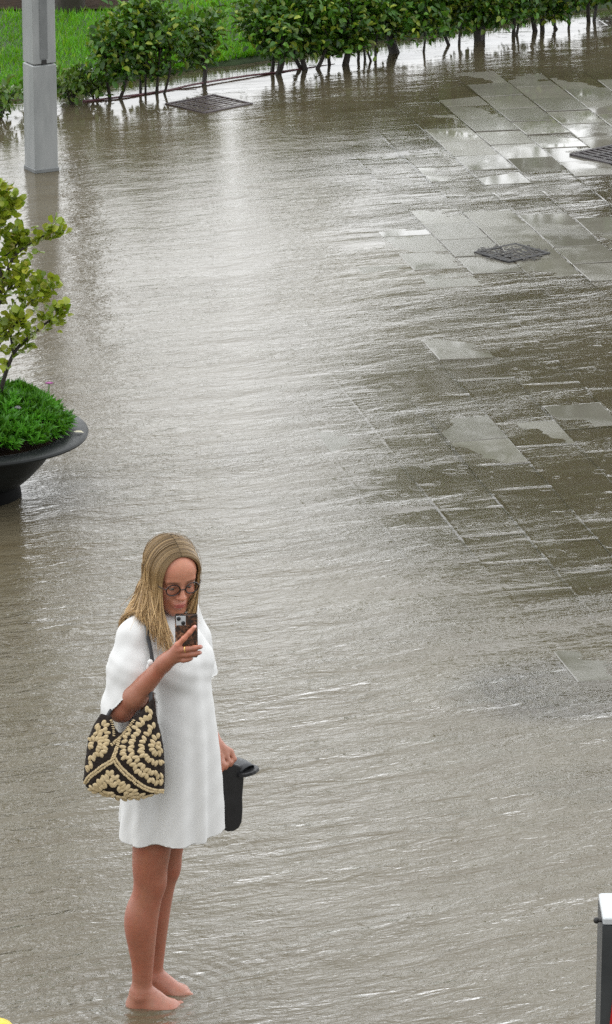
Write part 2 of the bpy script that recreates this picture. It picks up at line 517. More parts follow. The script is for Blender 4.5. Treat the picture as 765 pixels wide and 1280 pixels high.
m, nt, out = newmat('flood_water')
co = objco(nt)
at = nd(nt, 'ShaderNodeAttribute', attribute_name='zones'); sp = nd(nt, 'ShaderNodeSeparateColor', {0: at.outputs['Color']})
a_calm, a_clear, a_near = sp.outputs[0], sp.outputs[1], sp.outputs[2]
def wmap(ang_, sx, sy):
    r = nd(nt, 'ShaderNodeMapping', {'Vector': co, 'Rotation': (0, 0, -R(ang_))}).outputs[0]
    return nd(nt, 'ShaderNodeMapping', {'Vector': r, 'Scale': (sx, sy, 1)}).outputs[0]
h1 = noise(nt, wmap(24, 4.6, 14.0), 1.0, 4, .55, .8)
h2 = noise(nt, wmap(18, 20.0, 42.0), 1.0, 3, .6, .6)
h3 = noise(nt, wmap(36, 45.0, 75.0), 1.0, 2, .5, .3)
h0 = noise(nt, wmap(22, 1.9, 6.5), 1.0, 2, .5, 1.0)
rip = M_(nt, 'ADD', M_(nt, 'ADD', M_(nt, 'MULTIPLY', h1, .0122), M_(nt, 'MULTIPLY', h2, .0054)), M_(nt, 'MULTIPLY', h3, .0012))
rip = M_(nt, 'ADD', rip, M_(nt, 'MULTIPLY', M_(nt, 'MULTIPLY', h0, .0135), a_near))
amp = M_(nt, 'ADD', M_(nt, 'MULTIPLY', M_(nt, 'SUBTRACT', 1.0, a_calm), .95), .05)
amp = M_(nt, 'MULTIPLY', amp, a_near)
rip = M_(nt, 'MULTIPLY', rip, amp)
# raindrop rings
def rings(scale, seed):
    mpv = nd(nt, 'ShaderNodeMapping', {'Vector': co, 'Location': (seed, seed * .7, 0)}).outputs[0]
    vo = nd(nt, 'ShaderNodeTexVoronoi', {'Vector': mpv, 'Scale': scale, 'Randomness': 1.0}, voronoi_dimensions='2D')
    rs = nd(nt, 'ShaderNodeSeparateColor', {0: vo.outputs['Color']})
    rr = M_(nt, 'MULTIPLY', rs.outputs[0], .42)
    d = M_(nt, 'SUBTRACT', vo.outputs['Distance'], rr)
    g = M_(nt, 'MULTIPLY', d, 11.0)
    e = M_(nt, 'POWER', 2.718, M_(nt, 'MULTIPLY', M_(nt, 'MULTIPLY', g, g), -1.0))
    wv = M_(nt, 'MULTIPLY', e, M_(nt, 'COSINE', M_(nt, 'MULTIPLY', d, 45.0)))
    on = M_(nt, 'GREATER_THAN', rs.outputs[1], .78)
    return M_(nt, 'MULTIPLY', wv, on)
rg = M_(nt, 'MULTIPLY', M_(nt, 'ADD', rings(7.0, 0.0), rings(11.0, 3.3)), .00018)
# low ridges where the flow steps over the edges of the slabs
sx = nd(nt, 'ShaderNodeSeparateXYZ', {0: co})
def lin(a_, b_, c_): return M_(nt, 'ADD', M_(nt, 'ADD', M_(nt, 'MULTIPLY', sx.outputs[0], a_), M_(nt, 'MULTIPLY', sx.outputs[1], b_)), c_)
cv = lin(v[0] / SW, v[1] / SW, -float(org @ v) / SW); cu = lin(u[0] / SL, u[1] / SL, -float(org @ u) / SL)
ci_ = M_(nt, 'FLOOR', cv)
fv = M_(nt, 'ABSOLUTE', M_(nt, 'SUBTRACT', M_(nt, 'FRACT', M_(nt, 'ADD', cv, .5)), .5))
cu2 = M_(nt, 'SUBTRACT', cu, M_(nt, 'FRACT', M_(nt, 'MULTIPLY', ci_, .37)))
fu = M_(nt, 'ABSOLUTE', M_(nt, 'SUBTRACT', M_(nt, 'FRACT', M_(nt, 'ADD', cu2, .5)), .5))
def ridge(f_, wd_): 
    q_ = M_(nt, 'DIVIDE', f_, wd_); return M_(nt, 'POWER', 2.718, M_(nt, 'MULTIPLY', M_(nt, 'MULTIPLY', q_, q_), -1.0))
rdn = ramp(nt, noise(nt, co, 2.2, 2), [(.42, 0.), (.60, 1.)])
rdg = M_(nt, 'MULTIPLY', M_(nt, 'ADD', M_(nt, 'MULTIPLY', ridge(fv, .030), .5), ridge(fu, .026)), M_(nt, 'MULTIPLY', M_(nt, 'MULTIPLY', a_clear, rdn), .0022))
hgt = M_(nt, 'ADD', M_(nt, 'ADD', rip, rg), rdg)
# small wavelets spreading from the ankles
for ax_, ay_ in ((-.545, 13.090), (-.505, 13.223)):
    dd_ = nd(nt, 'ShaderNodeVectorMath', {0: co, 1: (ax_, ay_, 0)}, operation='DISTANCE').outputs['Value']
    hgt = M_(nt, 'ADD', hgt, M_(nt, 'MULTIPLY', M_(nt, 'MULTIPLY', M_(nt, 'POWER', 2.718, M_(nt, 'MULTIPLY', dd_, -5.5)), M_(nt, 'SINE', M_(nt, 'MULTIPLY', dd_, 110.0))), .0036))
bmp = nd(nt, 'ShaderNodeBump', {'Height': hgt, 'Strength': 1.0, 'Distance': 1.0})
fr = nd(nt, 'ShaderNodeFresnel', {'IOR': 1.39, 'Normal': bmp.outputs[0]})
gl = nd(nt, 'ShaderNodeBsdfGlossy', {'Color': (1, 1, 1), 'Roughness': .075, 'Normal': bmp.outputs[0]})
mn = noise(nt, wmap(20, .8, 2.2), 1.0, 4, .6, .5)
mud = mixc(nt, mn, (.080, .067, .041), (.114, .098, .066))
df = nd(nt, 'ShaderNodeBsdfDiffuse', {'Color': mixc(nt, ramp(nt, noise(nt, wmap(20, 2.5, 9.0), 1.0, 4, .65, .8), [(.45, 0.), (.62, .55)]), mud, (.072, .055, .028))})
tr = nd(nt, 'ShaderNodeBsdfTransparent', {'Color': (.95, .90, .77)})
under = nd(nt, 'ShaderNodeMixShader', {0: M_(nt, 'MULTIPLY', a_clear, .66), 1: df.outputs[0], 2: tr.outputs[0]})
ms = nd(nt, 'ShaderNodeMixShader', {0: fr.outputs[0], 1: under.outputs[0], 2: gl.outputs[0]})
nt.links.new(ms.outputs[0], out.inputs[0]); m_water = m
P3 = np.stack([X, Y, Z], -1).reshape(-1, 3)
zones = np.stack([calm, clear, nearw], -1).reshape(-1, 3)
mk('water', P3, [Q], m_water, col={'zones': zones})['kind'] = 'structure'

# lawn with its soil bed
m_lawn = mat_surface('lawn_soil', (.018, .035, .008), (.03, .06, .012), 9, .8)
xs = np.linspace(-9, 9, 73); LV = []; LF = []
for i, x in enumerate(xs):
    e = lawn_y(x) + .05 * math.sin(x * 5.1) + .03 * math.sin(x * 13)
    LV += [(x, e - .05, -.1), (x, e, .005), (x, e + .12, .045), (x, 40 + abs(x), .06)]
for i in range(len(xs) - 1):
    for k in range(3): LF.append((i * 4 + k, i * 4 + 4 + k, i * 4 + 5 + k, i * 4 + 1 + k))
mk('lawn', LV, LF, m_lawn)['kind'] = 'structure'
m_soil = mat_surface('bare_soil', (.014, .008, .004), (.030, .018, .010), 14, .95, spec=.1, bump=.01, bscale=30)
SC, SR = np.array((-2.0, 31.35)), (1.15, .85)
th = np.linspace(0, 2 * np.pi, 60, endpoint=False)
rr = 1 + .06 * np.sin(th * 5) + .04 * np.sin(th * 11 + 1)
SVs = [(SC[0], SC[1], .10)] + [(SC[0] + SR[0] * r * math.cos(t) * .7, SC[1] + SR[1] * r * math.sin(t) * .7, .09) for t, r in zip(th, rr)] + \
      [(SC[0] + SR[0] * r * math.cos(t), SC[1] + SR[1] * r * math.sin(t), .062) for t, r in zip(th, rr)]
SF = [(0, 1 + i, 1 + (i + 1) % 60) for i in range(60)] + [(1 + i, 61 + i, 61 + (i + 1) % 60, 1 + (i + 1) % 60) for i in range(60)]
mk('soil_bed', SVs, SF, m_soil)['kind'] = 'structure'

# grass blades
n = 90000
gx = rng.uniform(-3.2, 3.4, n); gy = lawn_y(gx) + .03 + rng.random(n) ** 1.3 * 4.2
keep = ((gx - SC[0]) / SR[0]) ** 2 + ((gy - SC[1]) / SR[1]) ** 2 > 1.0 + .1 * rng.random(n)
keep &= gy < 34.5
gx, gy = gx[keep], gy[keep]; n = len(gx)
gh = rng.uniform(.03, .075, n) * (.7 + .6 * fbm(gx * 3, gy * 3, 3, 5)); ga = rng.uniform(0, 2 * np.pi, n)
gw = rng.uniform(.004, .008, n)
lx, ly = rng.normal(size=n) * .025, rng.normal(size=n) * .025 - .01
gz = np.full(n, .03)
P0 = np.stack([gx - gw * np.cos(ga), gy - gw * np.sin(ga), gz], 1); P1 = np.stack([gx + gw * np.cos(ga), gy + gw * np.sin(ga), gz], 1)
P2 = np.stack([gx + lx, gy + ly, gz + gh], 1)
m_grass = mat_leaf('grass_blades', [(.08, .30, .006), (.16, .50, .010), (.11, .39, .008), (.30, .52, .02)], .5, .35, 2.2, .7)
tri = np.arange(3 * n).reshape(n, 3)
o = mk('grass', np.stack([P0, P1, P2], 1).reshape(-1, 3), [tri], m_grass)
tag(o, 'bright green wet lawn grass behind the hedge', 'grass', kind='stuff')

# ------------------------------------------------------------------ shrubs of the hedge
m_hleaf = mat_leaf('hedge_leaf', [(.015, .06, .006), (.065, .21, .012), (.14, .33, .02), (.03, .11, .010), (.44, .54, .05)], .42, .3, 5, .45)
m_yleaf = mat_leaf('pale_leaf', [(.05, .14, .014), (.11, .22, .025), (.20, .29, .04), (.06, .16, .02)], .3, .25, 6, .6)
m_bark = mat_surface('dark_bark', (.016, .012, .009), (.035, .027, .02), 20, .6, bump=.003, bscale=60, stretch=(1, 1, .3))

def shrub(px, label, trunks, height, crown_w, crown_lo, nleaf, cat='shrub', group='hedge shrubs standing in the flood water', lean=0.0, leaf=m_hleaf, tr_r=.016, lsize=.052, dpt=.85):
    base = np.array((px[0], px[1], 0.0))
    t = thing('hedge_shrub', (base[0], base[1], -.02), label, cat, group)
    mb = MB(); tips = []
    crown_lo *= .68; nleaf = int(nleaf * 1.25)
    cc = base + np.array((lean, 0, (height + crown_lo) / 2))
    rad = np.array((crown_w / 2, crown_w / 2 * dpt, (height - crown_lo) / 2))
    for k in range(trunks):
        a = 2 * math.pi * (k + rng.random() * .6) / trunks
        b0 = base + np.array((math.cos(a) * .028 * trunks * .6, math.sin(a) * .02, -.03))
        e = cc + rad * np.array((math.cos(a) * .55, math.sin(a) * .5, -.1 + .5 * rng.random()))
        mid = b0 * .55 + e * .45 + rng.normal(size=3) * .02 + np.array((0, 0, -.02))
        path = spline([b0, mid, e], 5)
        r0 = tr_r * rng.uniform(.7, 1.2)
        mb.tube(path, np.linspace(r0, r0 * .45, len(path)), 7)
        for q in range(4):
            i0 = 4 + int(rng.integers(0, 6)); s0 = path[min(i0, len(path) - 1)]
            e2 = cc + rad * rdir(1)[0] * .85
            p2 = spline([s0, (s0 + e2) / 2 + rng.normal(size=3) * .02, e2], 4)
            mb.tube(p2, np.linspace(r0 * .45, .002, len(p2)), 5); tips.append(e2)
    mb.build('trunk', m_bark, t)
    # leaf clumps spread through the crown
    ncl = max(10, nleaf // 45)
    d = rdir(ncl); rr_ = rng.random(ncl) ** .45
    C = cc + d * rr_[:, None] * rad
    C += (fbm(d[:, 0] * 2 + 5, d[:, 2] * 2 + base[0], 3, 9)[:, None] - .5) * d * .18
    ci = rng.integers(0, ncl, nleaf)
    P = C[ci] + rng.normal(size=(nleaf, 3)) * np.array((.05, .05, .04)) * (.7 + crown_w)
    P[:, 2] = np.where(P[:, 2] < crown_lo * .8, crown_lo * .8 + .08 * rng.random(nleaf), P[:, 2])
    D = unit(P - cc) * .6 + rdir(nleaf) * .9 + np.array((0, 0, .15)); N = unit(P - cc) * .5 + rdir(nleaf) * .5 + np.array((0, 0, .9))
    L = rng.uniform(.7, 1.25, nleaf) * lsize
    V, Qd = leaves(P, D, N, L, L * .62)
    mk('crown', V, [Qd], leaf, t)
    return t

rowlab = 'dark green hedge shrub '
H = [
 # x, y, label, trunks, height, width, crown lo, leaves
 (-1.29, 27.70, 'leafy shrub just right of the grey post, with one upright pale-ringed stem', 2, .60, .42, .20, 1100, .012, .03),
 (-1.04, 27.86, 'bushy shrub with a fan of many thin stems, second from the grey post', 5, .66, .44, .21, 1200, .010, .02),
 (-.70, 28.18, 'thin open shrub leaning left on one stem behind the square grate', 2, .58, .30, .22, 520, .016, -.03),
 (-.21, 28.52, rowlab + 'with paired thick trunks at the left end of the dense row', 3, 0.60, .50, .17, 1520, .022, 0),
 (.02, 28.68, rowlab + 'with a forked trunk, second in the dense row from the left', 3, 0.65, .52, .15, 1360, .018, 0),
 (.22, 28.82, rowlab + 'on a tangle of thin stems, third in the dense row', 4, 0.65, .48, .14, 1360, .014, 0),
 (.43, 28.98, rowlab + 'with crossed stems, just left of the stout trunk', 4, 0.60, .48, .15, 1280, .013, 0),
 (.64, 29.22, rowlab + 'on one stout single trunk, fifth in the row', 1, 0.60, .55, .20, 1280, .040, 0),
 (.84, 29.26, rowlab + 'with a single slim stem and a bent side twig', 1, 0.65, .50, .20, 1120, .012, 0),
 (1.06, 29.52, rowlab + 'with two slim stems, left of the broad dark trunk', 2, 0.65, .50, .17, 1120, .014, 0),
 (1.25, 29.70, rowlab + 'with a broad dark trunk right of the middle of the row', 2, 0.55, .55, .18, 1200, .034, 0),
 (1.50, 29.86, rowlab + 'with two thin stems between the broad trunk and the zigzag stems', 2, 0.65, .50, .16, 1120, .013, 0),
 (1.70, 30.02, rowlab + 'with a thick stem, fourth from the right end', 2, 0.67, .5, .17, 1120, .02, 0),
 (1.86, 30.10, rowlab + 'with zigzag stems, third from the right end', 3, 0.67, .5, .16, 1120, .014, 0),
 (2.09, 30.38, rowlab + 'with two upright stems, second from the right end', 2, 0.67, .5, .17, 1120, .018, 0),
 (2.30, 30.50, rowlab + 'at the far right end of the row, cut by the frame', 2, 0.67, .5, .16, 1120, .018, 0),
]
for x, y, lab, tn, h, wd, lo, nl, r0, ln in H:
    shrub((x, y), lab, tn, h, wd, lo, nl, lean=ln, tr_r=r0)

def low_plant(x, y, hgt, rad, nl, label):
    base = np.array((x, y, .0))
    t = thing('low_plant', (x, y, 0), label, 'plant', 'low plants along the lawn edge')
    mb = MB(); P = []; D = []; N = []
    for k in range(9):
        a = rng.uniform(0, 2 * np.pi); e = base + np.array((math.cos(a) * rad * .7, math.sin(a) * rad * .6, hgt * rng.uniform(.55, 1)))
        path = spline([base + np.array((0, 0, -.02)), base * .5 + e * .5 + np.array((0, 0, .02)), e], 4)
        mb.tube(path, np.linspace(.005, .002, len(path)), 5)
        m_ = nl // 9
        i = rng.integers(3, len(path), m_)
        P.append(path[i] + rng.normal(size=(m_, 3)) * .035); D.append(rdir(m_) + np.array((0, 0, .5))); N.append(rdir(m_) * .6 + np.array((0, -.2, .8)))
    mb.build('stem', m_bark, t)
    P = np.concatenate(P); P[:, 2] = np.maximum(P[:, 2], .015)
    L = rng.uniform(.04, .065, len(P))
    V, Qd = leaves(P, np.concatenate(D), np.concatenate(N), L, L * .5)
    mk('foliage', V, [Qd], m_yleaf, t)
low_plant(-2.02, 27.12, .22, .20, 260, 'low leafy plant at the water edge, left of the grey post')
low_plant(-1.80, 27.42, .16, .14, 150, 'small low plant partly behind the grey post')
low_plant(-1.56, 27.52, .22, .15, 260, 'yellowish low plant just right of the grey post')
low_plant(-1.42, 27.66, .18, .12, 180, 'small pale low plant left of the first hedge shrub')

# drip hose along the shrub bases
m_hose = mat_surface('hose_red', (.10, .035, .045), (.16, .06, .07), 12, .35)
mb = MB()
mb.tube(spline([(-1.50, 27.60, .004), (-1.25, 27.72, .008), (-.95, 27.95, .003), (-.75, 28.12, .012), (-.45, 28.36, .012), (-.2, 28.55, .004), (.2, 28.85, -.004)], 10), .007, 8)
o = mb.build('drip_hose', m_hose, loc=(-.7, 28.1, 0)); tag(o, 'thin dull red irrigation hose lying in water along the shrub bases', 'hose')

# tree whose dark trunk shows at the top left
def tree(x, y, label, tr, th_, cz, rad, nleaf, group=None, lsize=.12):
    t = thing('tree', (x, y, .03), label, 'tree', group)
    mb = MB(); base = np.array((x, y, 0.0)); top = base + np.array((.1, .1, th_))
    path = spline([base + (0, 0, -.05), base + (0, 0, .12), base * .6 + top * .4 + (.06, -.05, 0), top], 6)
    rads = np.interp(np.linspace(0, 1, len(path)), [0, .12, .3, 1], [tr * 1.35, tr * 1.05, tr * .92, tr * .7])
    mb.tube(path, rads, 14)
    cc = np.array((x, y, cz)); rad = np.array(rad)
    for k in range(9):
        e = cc + rad * rdir(1)[0] * .75; e[2] = max(e[2], th_ * .9)
        s0 = top - np.array((0, 0, .3 * rng.random()))
        pp = spline([s0, s0 * .5 + e * .5 + rng.normal(size=3) * .15, e], 6)
        mb.tube(pp, np.linspace(tr * .45, .015, len(pp)), 7)
    mb.build('trunk', m_bark, t)
    ncl = 90
    d = rdir(ncl); C = cc + d * (rng.random(ncl) ** .4)[:, None] * rad
    ci = rng.integers(0, ncl, nleaf)
    P = C[ci] + rng.normal(size=(nleaf, 3)) * rad * .16
    L = rng.uniform(.7, 1.3, nleaf) * lsize
    V, Qd = leaves(P, rdir(nleaf) + unit(P - cc) * .4, rdir(nleaf) * .6 + np.array((0, 0, .7)), L, L * .7)
    mk('crown', V, [Qd], m_hleaf, t)
tree(-1.74, 30.55, 'dark thick tree trunk rising from bare soil behind the grey post', .125, 6.2, 9.8, (1.7, 1.5, 1.7), 4500, lsize=.14)
# street trees behind the lawn, which the photograph shows only as the brown reflection in the water
tree(2.9, 41.0, 'tall street tree behind the lawn, seen as the broad dark reflection at right', .16, 3.6, 6.4, (2.5, 2.2, 2.9), 7000, lsize=.19)
tree(5.6, 42.0, 'tall street tree at far right behind the lawn, seen only in the reflection', .15, 3.4, 6.2, (2.3, 2.0, 3.0), 5200, lsize=.19)

# ------------------------------------------------------------------ drain grates
m_iron = mat_surface('cast_iron', (.018, .015, .016), (.045, .035, .036), 12, .4, spec=.6, bump=.002)
m_dark = mat_surface('drain_dark', (.006, .006, .006), (.015, .013, .012), 10, .6)
def grate(x, y, w, l, a, nb, nc, label, z=.006, mat=m_iron):
    t = thing('drain_grate', (x, y, z - .02), label, 'drain grate', 'iron drain grates in the paving')
    M = rotz(a); c = np.array((x, y, 0.0))
    mb = MB(); fw = .022
    for sx, sy, wx, wy in ((0, -1, w, fw), (0, 1, w, fw), (-1, 0, fw, l - 2 * fw - .002), (1, 0, fw, l - 2 * fw - .002)):
        mb.box(c + M @ np.array((sx * (w - fw) / 2, sy * (l - fw) / 2, z - .01)), (wx, wy, .03), M, .003)
    mb.build('frame', mat, t, smooth=False)
    mb = MB()
    for i in range(nb):
        xx = -w / 2 + fw + (i + .5) * (w - 2 * fw) / nb
        mb.box(c + M @ np.array((xx, 0, z - .012)), ((w - 2 * fw) / nb * .42, l - 2 * fw - .002, .026), M, .002)
    for i in range(nc):
        yy = -l / 2 + fw + (i + 1) * (l - 2 * fw) / (nc + 1)
        mb.box(c + M @ np.array((0, yy, z - .0095)), (w - 2 * fw - .002, .014, .022), M, .002)
    mb.build('bars', mat, t, smooth=False)
    MB().box(c + np.array((0, 0, z - .035)), (w - .03, l - .03, .008), M).build('pit', m_dark, t, smooth=False)
    return t
grate(-.65, 27.53, .40, .44, R(-47), 7, 3, 'rusty square drain grate by the shrubs at the back left', .003, mat_surface('rusty_iron', (.016, .009, .010), (.042, .025, .025), 14, .4, spec=.6))
grate(2.02, 26.06, .60, .38, R(42), 11, 2, 'dark drain grate on the wet slabs at the right edge', .010)
grate(1.19, 23.47, .33, .30, R(40), 6, 2, 'small dark drain grate clogged with debris in mid plaza', .007, m_dark)
grate(1.12, 16.20, .74, .50, R(14), 16, 3, 'wide drain grate under shallow water at the lower right', -.007)
# debris around the clogged grate
mb = MB()
for k in range(260):
    a = rng.uniform(0, 2 * np.pi); r = rng.random() ** .7
    p = np.array((1.19 + .22 * r * math.cos(a), 23.47 + .20 * r * math.sin(a), .008 + .002 * rng.random()))
    mb.ell(p, (rng.uniform(.004, .014), rng.uniform(.004, .010), .0022), rotz(rng.uniform(0, 3)), 5, 4)
o = mb.build('leaf_debris', mat_surface('debris', (.010, .008, .005), (.030, .023, .015), 30, .5), loc=(1.19, 23.47, 0))
tag(o, 'dark soggy leaf litter heaped on the small clogged grate', 'debris', kind='stuff')

# ------------------------------------------------------------------ grey square post
m_post = mat_surface('galvanised_post', (.21, .222, .222), (.31, .32, .316), 5, .45, spec=.5, bump=.0006, bscale=30, stretch=(2, 2, .5))
m_post2 = mat_surface('post_groove', (.12, .128, .128), (.18, .188, .188), 9, .5)
px_, py_ = -1.655, 25.60
t = thing('square_post', (px_, py_, -.02), 'tall square grey metal post standing in the water at the left', 'post')
Mp = rotz(R(29)); c = np.array((px_, py_, 0.0)); s_ = .156
MB().box(c + (0, 0, .33), (s_ + .003, s_ + .003, .70), Mp, .006).build('base_sleeve', m_post, t, smooth=False)
MB().box(c + (0, 0, 2.94), (s_, s_, 4.51), Mp, .006).build('shaft', m_post, t, smooth=False)
MB().box(c + Mp @ np.array((-.006, -s_ / 2 - .0015, 0)) + np.array((0, 0, 1.9)), (.052, .004, 2.36), Mp, .001).build('cable_channel', m_post2, t, smooth=False)
MB().box(c + Mp @ np.array((-.006, -s_ / 2 - .003, 0)) + np.array((0, 0, .70)), (.034, .006, .03), Mp, .002).build('channel_stop', m_dark, t, smooth=False)
MB().box(c + (0, 0, .012), (s_ + .012, s_ + .012, .026), Mp, .003).build('base_collar', m_post2, t, smooth=False)

# ------------------------------------------------------------------ planter with its plants
m_bowl = mat_surface('graphite_bowl', (.008, .0095, .0095), (.015, .0175, .0175), 4, .42, spec=.22, rvar=.2, bump=.0008, bscale=80)
pc = np.array((-1.566, 18.86, -.025))
t = thing('planter_bowl', (pc[0], pc[1], -.02), 'large dark graphite bowl planter with a wide flat rim, cut by the left edge', 'planter')
MB().lathe([(.0, .30), (.40, .30), (.415, .325), (.425, .338), (.53, .343), (.540, .338), (.543, .330), (.540, .322), (.525, .318), (.42, .308), (.395, .285), (.375, .25), (.335, .195), (.28, .135), (.235, .095), (.21, .085), (.0, .085)], pc, 72).build('bowl', m_bowl, t)
MB().lathe([(.0, .09), (.205, .09), (.215, .07), (.225, .01), (.228, -.03)], pc, 48).build('foot', mat_surface('planter_foot', (.003, .003, .003), (.005, .005, .005), 8, .8, spec=.06), t)  # near-black foot colour has the overhanging bowl's shade painted in
MB().lathe([(.0, .335), (.25, .332), (.40, .322), (.412, .30)], pc, 40).build('soil', m_soil, t)

m_succ = mat_leaf('succulent_leaf', [(.045, .19, .012), (.09, .34, .018), (.14, .44, .04), (.06, .25, .014)], .35, .3, 9, .5)
P = []; D = []; N = []; LL = []
for k in range(720):
    a = rng.uniform(0, 2 * np.pi); r = .445 * math.sqrt(rng.random())
    q = pc + np.array((r * math.cos(a), r * math.sin(a), 0))
    hz = .328 + .20 * max(0, 1 - (r / .455) ** 2) ** .75 * (.5 + .75 * float(fbm(np.array(q[0] * 6), np.array(q[1] * 6), 3, 77)))
    q[2] = hz
    axd = unit(np.array((math.cos(a) * r * 1.3, math.sin(a) * r * 1.3, .5)) + rng.normal(size=3) * .15)
    m_ = 20
    d = unit(rdir(m_) * .75 + axd * .95)
    P.append(q + d * .004 - axd * .03 * rng.random((m_, 1))); D.append(d); N.append(axd + rdir(m_) * .3); LL.append(rng.uniform(.038, .064, m_))
P = np.concatenate(P); LL = np.concatenate(LL)
V, Qd = leaves(P, np.concatenate(D), np.concatenate(N), LL, LL * .30, .15, .3)
o = mk('ground_cover', V, [Qd], m_succ, loc=(pc[0], pc[1], .33))
tag(o, 'bright green fleshy-leaved ground cover filling the bowl planter', 'ground cover', kind='stuff')

# leggy shrub with yellow green round leaves
m_jade = mat_leaf('jade_leaf', [(.17, .27, .014), (.29, .40, .025), (.42, .47, .04), (.22, .33, .025), (.50, .46, .07)], .3, .35, 8, .75)
t = thing('leggy_shrub', (pc[0] + .08, pc[1], .33), 'tall leggy shrub with round yellow-green leaves growing from the bowl planter', 'shrub')
b0 = pc + np.array((.10, .02, .33)); mb = MB()
def br(P, r0, r1):
    path = spline(np.array(P), 7); mb.tube(path, np.linspace(r0, r1, len(path)), 7); return path
A = pc
paths = [
 br([b0, A + (.13, .0, .52), A + (.20, -.01, .72), A + (.30, 0, .82), A + (.42, -.01, .92)], .014, .004),
 br([A + (.20, -.01, .72), A + (.19, .02, .86), A + (.28, .02, .96), A + (.36, .03, 1.04)], .008, .003),
 br([b0 + (-.03, 0, 0), A + (.06, 0, .60), A + (.10, .02, .86), A + (.16, .02, 1.05), A + (.22, .02, 1.19), A + (.40, .03, 1.31)], .018, .004),
 br([A + (.16, .02, 1.05), A + (.12, .0, 1.22), A + (.14, -.02, 1.38), A + (.13, -.03, 1.52)], .009, .003),
 br([b0 + (-.07, 0, 0), A + (-.02, .02, .7), A + (.0, .03, 1.0), A + (.04, .02, 1.3), A + (.06, .0, 1.5)], .016, .004),
 br([A + (.10, .02, .86), A + (.16, .0, 1.0), A + (.25, -.03, 1.10)], .007, .003),
 br([A + (.0, .03, 1.0), A + (.10, .05, 1.13), A + (.20, .05, 1.20), A + (.24, .05, 1.27)], .007, .003),
 br([A + (.06, 0, .60), A + (.14, -.05, .78), A + (.23, -.08, .90)], .007, .003),
 br([A + (.06, .02, 1.2), A + (.14, .06, 1.33), A + (.20, .05, 1.45)], .007, .003),
 br([A + (.0, .03, 1.0), A + (-.12, .02, 1.2), A + (-.2, .0, 1.35)], .009, .003),
 br([A + (.10, .02, .86), A + (.02, -.1, .98), A + (.08, -.16, 1.08)], .007, .003),
 br([b0 + (-.10, .03, 0), A + (-.15, .05, .65), A + (-.26, .02, .95), A + (-.30, 0, 1.2)], .013, .003),
]
mb.build('branches', m_bark, t)
P = []; D = []; N = []
for path in paths:
    m_ = 125
    i = len(path) - 1 - (rng.random(m_) ** 1.5 * len(path) * .60).astype(int)
    q = path[i]
    ax_d = unit(path[np.minimum(i + 1, len(path) - 1)] - path[np.maximum(i - 1, 0)])
    d = unit(rdir(m_) * .9 + ax_d * .5 + np.array((0, 0, .35)))
    P.append(q + d * .012 + rng.normal(size=(m_, 3)) * .022); D.append(d); N.append(rdir(m_) * .5 + np.array((0, -.3, .8)))
P = np.concatenate(P); LL = rng.uniform(.028, .050, len(P))
V, Qd = leaves(P, np.concatenate(D), np.concatenate(N), LL, LL * .95, .12, .6)
mk('foliage', V, [Qd], m_jade, t)

m_pink = mat_surface('pink_petal', (.35, .08, .28), (.45, .14, .36), 30, .5)
t = thing('pink_flower', (pc[0] + .355, pc[1] + .12, .47), 'tiny purple pink flower poking up at the back of the planter', 'flower')
MB().tube([pc + (.34, .12, .44), pc + (.352, .12, .50), pc + (.355, .12, .535)], .0025, 5).build('stem', m_succ, t)
k = 14; aa = np.linspace(0, 2 * np.pi, k, endpoint=False)
V, Qd = leaves(np.tile(pc + (.355, .12, .535), (k, 1)), np.stack([np.cos(aa), np.sin(aa), np.full(k, .35)], 1), np.tile((0, 0, 1.), (k, 1)), .022, .010)
mk('petals', V, [Qd], m_pink, t)
m_cream = mat_surface('dry_leaf', (.45, .42, .30), (.55, .52, .40), 20, .6)
V, Qd = leaves(np.array([pc + (.475, -.045, .350)]), np.array([(1., -.1, .02)]), np.array([(0., .0, 1.)]), .05, .034, .06)
o = mk('fallen_leaf', V, [Qd], m_cream, loc=pc + np.array((.475, -.045, .346))); tag(o, 'small cream fallen leaf on the planter rim', 'leaf')

# ------------------------------------------------------------------ things cut by the bottom corners
m_box = mat_surface('charcoal_paint', (.022, .025, .027), (.04, .044, .046), 6, .4)
m_pale = mat_surface('pale_lid', (.42, .44, .45), (.50, .52, .53), 5, .35)
m_red = mat_surface('red_panel', (.36, .006, .012), (.45, .012, .018), 5, .35)
t = thing('litter_bin', (1.10, 11.78, -.02), 'dark grey upright box with a pale lid and red front, cut by the right edge', 'bin')
MB().box((1.117, 11.78, .442), (.44, .20, .924), None, .0).build('body', m_box, t, smooth=False)
MB().box((1.117, 11.78, .917), (.437, .197, .024), None, .004).build('lid', m_pale, t, smooth=False)
mb = MB(); fx = []
for zz in np.linspace(0.0, .72, 14):
    fx.append((.905 + .034 * (zz / .72) ** 2.2, zz))
V = []; F = []
for x_, zz in fx: V += [(x_, 11.676, zz), (1.29, 11.676, zz), (x_, 11.6795, zz), (1.29, 11.6795, zz)]
for i in range(13):
    q = i * 4; F += [(q, q + 1, q + 5, q + 4), (q + 2, q, q + 4, q + 6)]
F.append((52, 53, 55, 54))
mk('red_panel', V, F, m_red, t, smooth=False)
mb = MB(); mb.tube([(.899, 11.72, .905), (.884, 11.72, .905)], [.006, .006], 8); mb.ell((.881, 11.72, .905), (.009, .010, .010)); mb.build('latch', m_dark, t)

